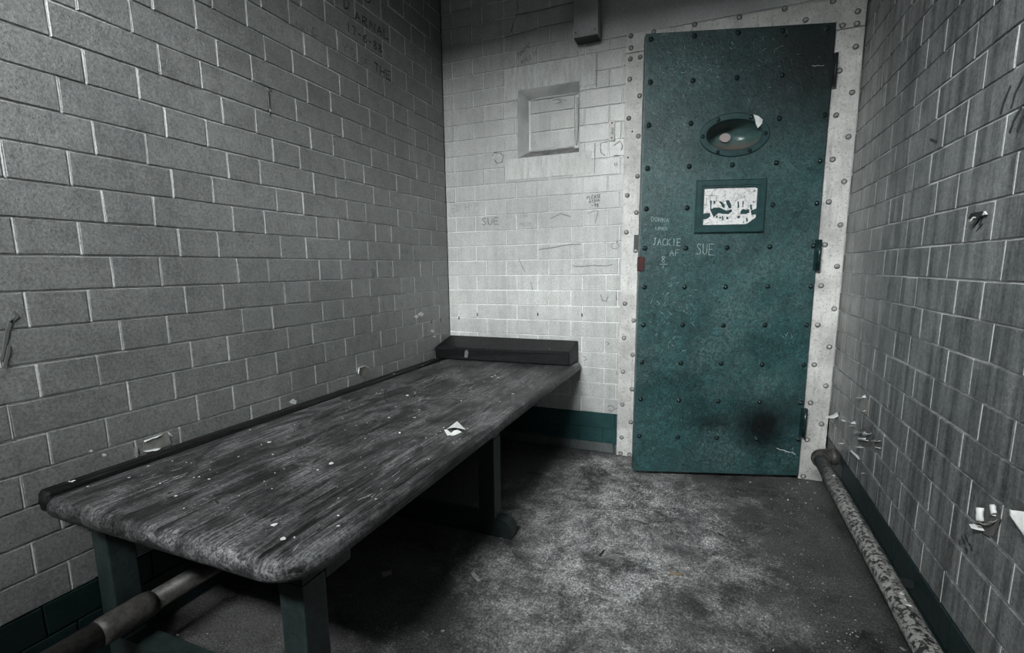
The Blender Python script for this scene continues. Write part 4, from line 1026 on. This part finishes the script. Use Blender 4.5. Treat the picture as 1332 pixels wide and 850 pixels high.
# ------------------------------------------------------------------ loose debris
def flake_mesh(seed, r, th=.0007, ncurl=.3):
    rnd = random.Random(seed); n = rnd.randint(4, 6); bm = bmesh.new()
    pts = []
    asp = rnd.uniform(.35, .8)
    for k in range(n):
        a = 2*PI*k/n + rnd.uniform(-.4, .4); q = r*rnd.uniform(.65, 1.1); x, y = q*math.cos(a), q*math.sin(a)*asp
        pts.append((x, y, abs(x)*ncurl*rnd.uniform(.2, 1)))
    A = [bm.verts.new((x, y, z)) for x, y, z in pts]; B = [bm.verts.new((x*.96, y*.96, z+th)) for x, y, z in pts]
    ca, cb_ = bm.verts.new((0, 0, 0)), bm.verts.new((0, 0, th))
    for i in range(n):
        j = (i+1) % n; bm.faces.new((A[j], A[i], ca)); bm.faces.new((B[i], B[j], cb_)); bm.faces.new((A[i], A[j], B[j], B[i]))
    bmesh.ops.recalc_face_normals(bm, faces=bm.faces)
    me = bpy.data.meshes.new('paint_chip'); bm.to_mesh(me); bm.free(); me.materials.append(M['chip']); return me
FM = [flake_mesh(i, 1.0*.005) for i in range(9)]
def chip(x, y, z, s, rnd, label, group):
    o = bpy.data.objects.new('paint_chip', rnd.choice(FM)); o.location = (x, y, z); o.rotation_euler = (0, 0, rnd.uniform(0, 6.3)); o.scale = (s, s, s); link(o)
    tag(o, label, 'paint chip', group)
rnd = random.Random(4)
fpx_ = [(1025,651,1.4),(1003,650,.9),(966,704,1.0),(976,628,1.2),(1048,655,1.3),(1064,662,1.0),(1100,696,.8),(1112,718,.8),(874,640,.8),(960,640,.7),(1020,722,.8),(1024,761,.9),(1006,847,1.0),(1106,777,.9),(1138,787,.7),(1113,808,1.0),(1115,829,.9),(1175,846,1.8),(705,665,1.0),(712,671,.9),(690,634,.7),(644,736,1.0),(640,752,.6),(606,773,1.0),(550,823,.8),(556,827,.7),(576,822,1.4),(562,826,.6),(515,812,.6),(457,776,.8),(652,701,1.2),(700,640,.8),(740,640,.6),(675,602,.7),(668,578,1.4),(720,606,.8),(760,640,.6),(780,600,.9),(726,590,.6),(807,598,.9),(800,606,.7),(743,664,.6),(757,668,.8),(231,827,1.3),(201,832,1.1),(192,838,.7),(860,700,.6),(895,650,.6),(1083,700,.8),(1072,672,.8),(1060,642,1.0),(1040,630,1.2),(1031,636,1.0),(1050,628,1.0),(1036,641,.8),(1055,650,.9),(1026,630,.9),(1066,636,.8),(778,770,.7),(835,790,.7),(848,828,.7),(947,744,.7),(990,745,.7),(1070,760,.7),(880,845,.8)]
for x, y, s in fpx_:
    p = hit(x, y, 2, 0); chip(p.x, p.y, .0006, s, rnd, 'small white paint chip lying loose on the concrete floor', 'paint chips on the floor')
bpx_ = [(350,576,1.3),(355,592,1.0),(340,579,.7),(357,684,1.6),(368,702,1.4),(431,604,1.6),(413,612,.8),(506,544,1.2),(539,544,.9),(520,564,1.4),(545,534,1.0),(515,530,.8),(449,560,.7),(446,545,.6),(475,571,.7),(193,607,1.1),(109,634,1.2),(114,634,.9),(95,627,1.5),(89,627,.9),(168,622,.9),(208,630,1.1),(229,646,.9),(252,622,.7),(259,621,.8),(272,624,.9),(140,600,.7),(383,553,.8),(490,512,1.0),(497,508,.8),(512,487,1.1),(517,489,1.2),(530,515,1.5),(540,512,1.0),(553,497,.9),(640,491,1.5),(648,492,1.4),(644,489,1.1),(667,513,1.4),(650,523,.9),(680,503,.9),(690,497,.7),(620,470,.8),(574,473,1.0),(560,478,.8),(581,489,.8),(600,522,1.1),(573,562,.8),(577,557,.9),(584,566,.7),(608,558,.9),(590,577,.7),(558,598,.8),(594,575,.6),(440,672,1.0),(489,650,.7),(440,685,.8),(383,700,.7),(550,476,.8),(710,487,.8),(703,489,.7),(696,487,.8),(717,486,.7),(724,484,.8),(666,548,.9),(672,552,1.0),(630,497,.8),(475,609,.7),(310,595,.8),(325,560,.9),(400,530,.8)]
for x, y, s in bpx_:
    p = hit(x, y, 2, BZ)
    z = BZ+.0004
    if p.x < .052:
        p = hit(x, y, 2, BZ+.006); z = BZ+.0061
        if p.x < .016 or p.y < -1.80: continue
    elif p.x < .075 or p.x > .705: continue
    chip(p.x, p.y, z, s, rnd, 'small white paint chip lying loose on the worn bed bench', 'paint chips on the bed bench')
for x, y, s in [(602,443,1.0),(607,447,.8),(612,447,.7),(715,454,1.4),(719,455,.9),(640,446,.6),(660,444,.8),(690,446,.7),(583,453,.7)]:
    d = FW + RT*(x-CX)/F - UP*(y-CY)/F; k = .2395
    t = (zt+.0013 + k*CAM.y - CAM.z)/(d.z - k*d.y); p = CAM + d*t       # on the sloping top
    if -.165 < p.y < -.012 and p.x > .07: chip(p.x, p.y, p.z-.0002, s*.8, rnd, 'small white paint chip on top of the black headrest', 'paint chips on the headrest')
for x, y, s in [(1084,626,1.2),(1086,602,1.1),(1118,676,1.2),(1110,665,.8),(1172,782,1.1),(1176,791,.9),(1180,801,1.3)]:
    p = hit(x, y, 0, PX); chip(PX, p.y, PZ+PRr-.0004, s, rnd, 'small white paint chip resting on the flaking pipe', 'paint chips on the wall pipe')
# larger pieces
def scrap(name, pts, label, cat, m, z=.0008, th=.0008, px=None):
    c = sum((Vector(p) for p in pts), Vector())/len(pts)
    bm = bmesh.new(); A = [bm.verts.new(Vector(p)-c) for p in pts]; B = [bm.verts.new(Vector(p)-c+Vector((0, 0, th))) for p in pts]
    bm.faces.new(A[::-1]); bm.faces.new(B)
    for i in range(len(pts)): bm.faces.new((A[i], A[(i+1) % len(pts)], B[(i+1) % len(pts)], B[i]))
    bmesh.ops.triangulate(bm, faces=bm.faces); bmesh.ops.recalc_face_normals(bm, faces=bm.faces)
    o = obj(name, bm, m, loc=c); tag(o, label, cat); return o
fz = lambda x, y, z=.001: tuple(hit(x, y, 2, z))
scrap('paint_flake', [fz(612,746), fz(617,745,.006), fz(621,749,.008), fz(625,755), fz(622,757), fz(616,752)], 'curled pale paint flake alone on the floor beside the near end of the bed bench', 'paint flake', M['chip'])
scrap('paper_scrap', [fz(497,745), fz(509,742), fz(510,748), fz(498,752)], 'dull flat paper scrap on the shadowed floor under the bed bench', 'paper scrap', M['bare'])
scrap('twisted_strip', [fz(778,724), fz(785,716,.006), fz(787,717,.006), fz(781,724)], 'tiny dark twisted strip on the pale scuffed floor', 'strip', M['dark'], th=.002)
p0, p1 = Vector(fz(871, 746, .005)), Vector(fz(888, 748, .005))
bm = bmesh.new(); c = (p0+p1)/2; tube(bm, [p0-c, (p0-c)*.3+Vector((0, 0, .0005)), p1-c], [.0035, .0042, .004], 10)
o = obj('wood_stub', bm, M['stub'], loc=c); tag(o, 'short brown wood stub lying on the floor before the door', 'wood stub')
# folded paper on the bench
pp = lambda x, y, z: Vector(hit(560+x/14.16, 530+y/14.16, 2, BZ+z))
A, B_, C_, Dd, E_ = pp(300,405,.002), pp(490,262,.001), pp(645,415,.016), pp(450,375,.018), pp(350,370,.014)
cpt = (A+B_+C_)/3
bm = bmesh.new()
def sheet(pts, th=.0007):
    T = [bm.verts.new(p-cpt+Vector((0, 0, th))) for p in pts]; Bm = [bm.verts.new(p-cpt) for p in pts]
    bm.faces.new(T); bm.faces.new(Bm[::-1])
    for i in range(len(pts)): bm.faces.new((T[i], Bm[i], Bm[(i+1) % len(pts)], T[(i+1) % len(pts)]))
sheet([A, E_, Dd, C_, B_])
sheet([pp(250,420,.001), pp(300,412,.004), pp(380,480,.001), pp(430,435,.004), pp(500,420,.006), pp(570,460,.001), pp(490,465,.001), pp(455,515,.001), pp(400,530,.001), pp(370,515,.001), pp(310,525,.001)])
bmesh.ops.triangulate(bm, faces=bm.faces); bmesh.ops.recalc_face_normals(bm, faces=bm.faces)
pf = obj('folded_paper', bm, M['paper'], loc=cpt); tag(pf, 'small folded white paper scrap resting on the bed bench top', 'paper scrap')

# fine uncountable grit
def grit(name, label, n, pick, m, seed, par=None):
    rnd = random.Random(seed); bm = bmesh.new()
    for _ in range(n):
        x, y, z = pick(rnd); r = rnd.choice((.0006, .0008, .001, .0014, .0022)); a0 = rnd.uniform(0, 6)
        vs = [bm.verts.new((x+r*math.cos(a0+a)*rnd.uniform(.6, 1.3), y+r*math.sin(a0+a)*rnd.uniform(.6, 1.3), z+.0002)) for a in (0, 2.1, 4.2)]
        t = bm.verts.new((x, y, z+r*.7))
        for i in range(3): bm.faces.new((vs[i], vs[(i+1) % 3], t))
    bmesh.ops.recalc_face_normals(bm, faces=bm.faces)
    o = obj(name, bm, m); tag(o, label, 'grit', kind='stuff'); return o
def pf_(r):
    if r.random() < .35: return (1.62+r.gauss(0, .05), r.uniform(-1.6, -.1), 0)
    if r.random() < .3: return (r.uniform(.3, 1.0), -r.expovariate(5)-.02, 0)
    return (r.uniform(.1, 1.7), r.uniform(-2.0, -.02), 0)
grit('floor_grit', 'fine pale grit strewn over the dark concrete floor', 1500, lambda r: (lambda q: (min(max(q[0], .05), 1.74), q[1], 0))(pf_(r)), M['chip'], 1)
grit('bench_grit', 'fine pale grit strewn over the worn bed bench top', 420, lambda r: (r.uniform(.08, .70), r.uniform(-1.78, -.20), BZ+.0010), M['chip'], 2)

# ------------------------------------------------------------------ light: daylight through the high window
w = bpy.data.worlds.new('w'); bpy.context.scene.world = w; w.use_nodes = True
w.node_tree.nodes['Background'].inputs[0].default_value = (.8, .9, 1, 1); w.node_tree.nodes['Background'].inputs[1].default_value = .0
ld = bpy.data.lights.new('daylight', 'AREA'); ld.shape = 'RECTANGLE'; ld.size = 3.8; ld.size_y = 2.3; ld.energy = 3500; ld.color = (.96, 1.0, .99)
lo = bpy.data.objects.new('daylight', ld); lo.location = ((WX0+WX1)/2, -L-1.7, 3.77); COL.objects.link(lo)
dv = Vector((0, 1, -.5)); lo.rotation_euler = dv.to_track_quat('-Z', 'Y').to_euler()

# ------------------------------------------------------------------ camera
cd = bpy.data.cameras.new('camera'); cam = bpy.data.objects.new('camera', cd); COL.objects.link(cam)
cd.sensor_width = 36; cd.lens = F/1332*36; cd.shift_x = (666-CX)/1332; cd.shift_y = (CY-425)/1332; cd.clip_start = .01
mw = Matrix((( RT.x, UP.x, -FW.x, CAM.x), (RT.y, UP.y, -FW.y, CAM.y), (RT.z, UP.z, -FW.z, CAM.z), (0, 0, 0, 1)))
cam.matrix_world = mw
sc = bpy.context.scene; sc.camera = cam
vs = sc.view_settings; vs.view_transform = 'Standard'; vs.look = 'None'; vs.exposure = 0.0; vs.gamma = 1.0; vs.use_curve_mapping = False
sc.cycles.max_bounces = 8; sc.cycles.diffuse_bounces = 2
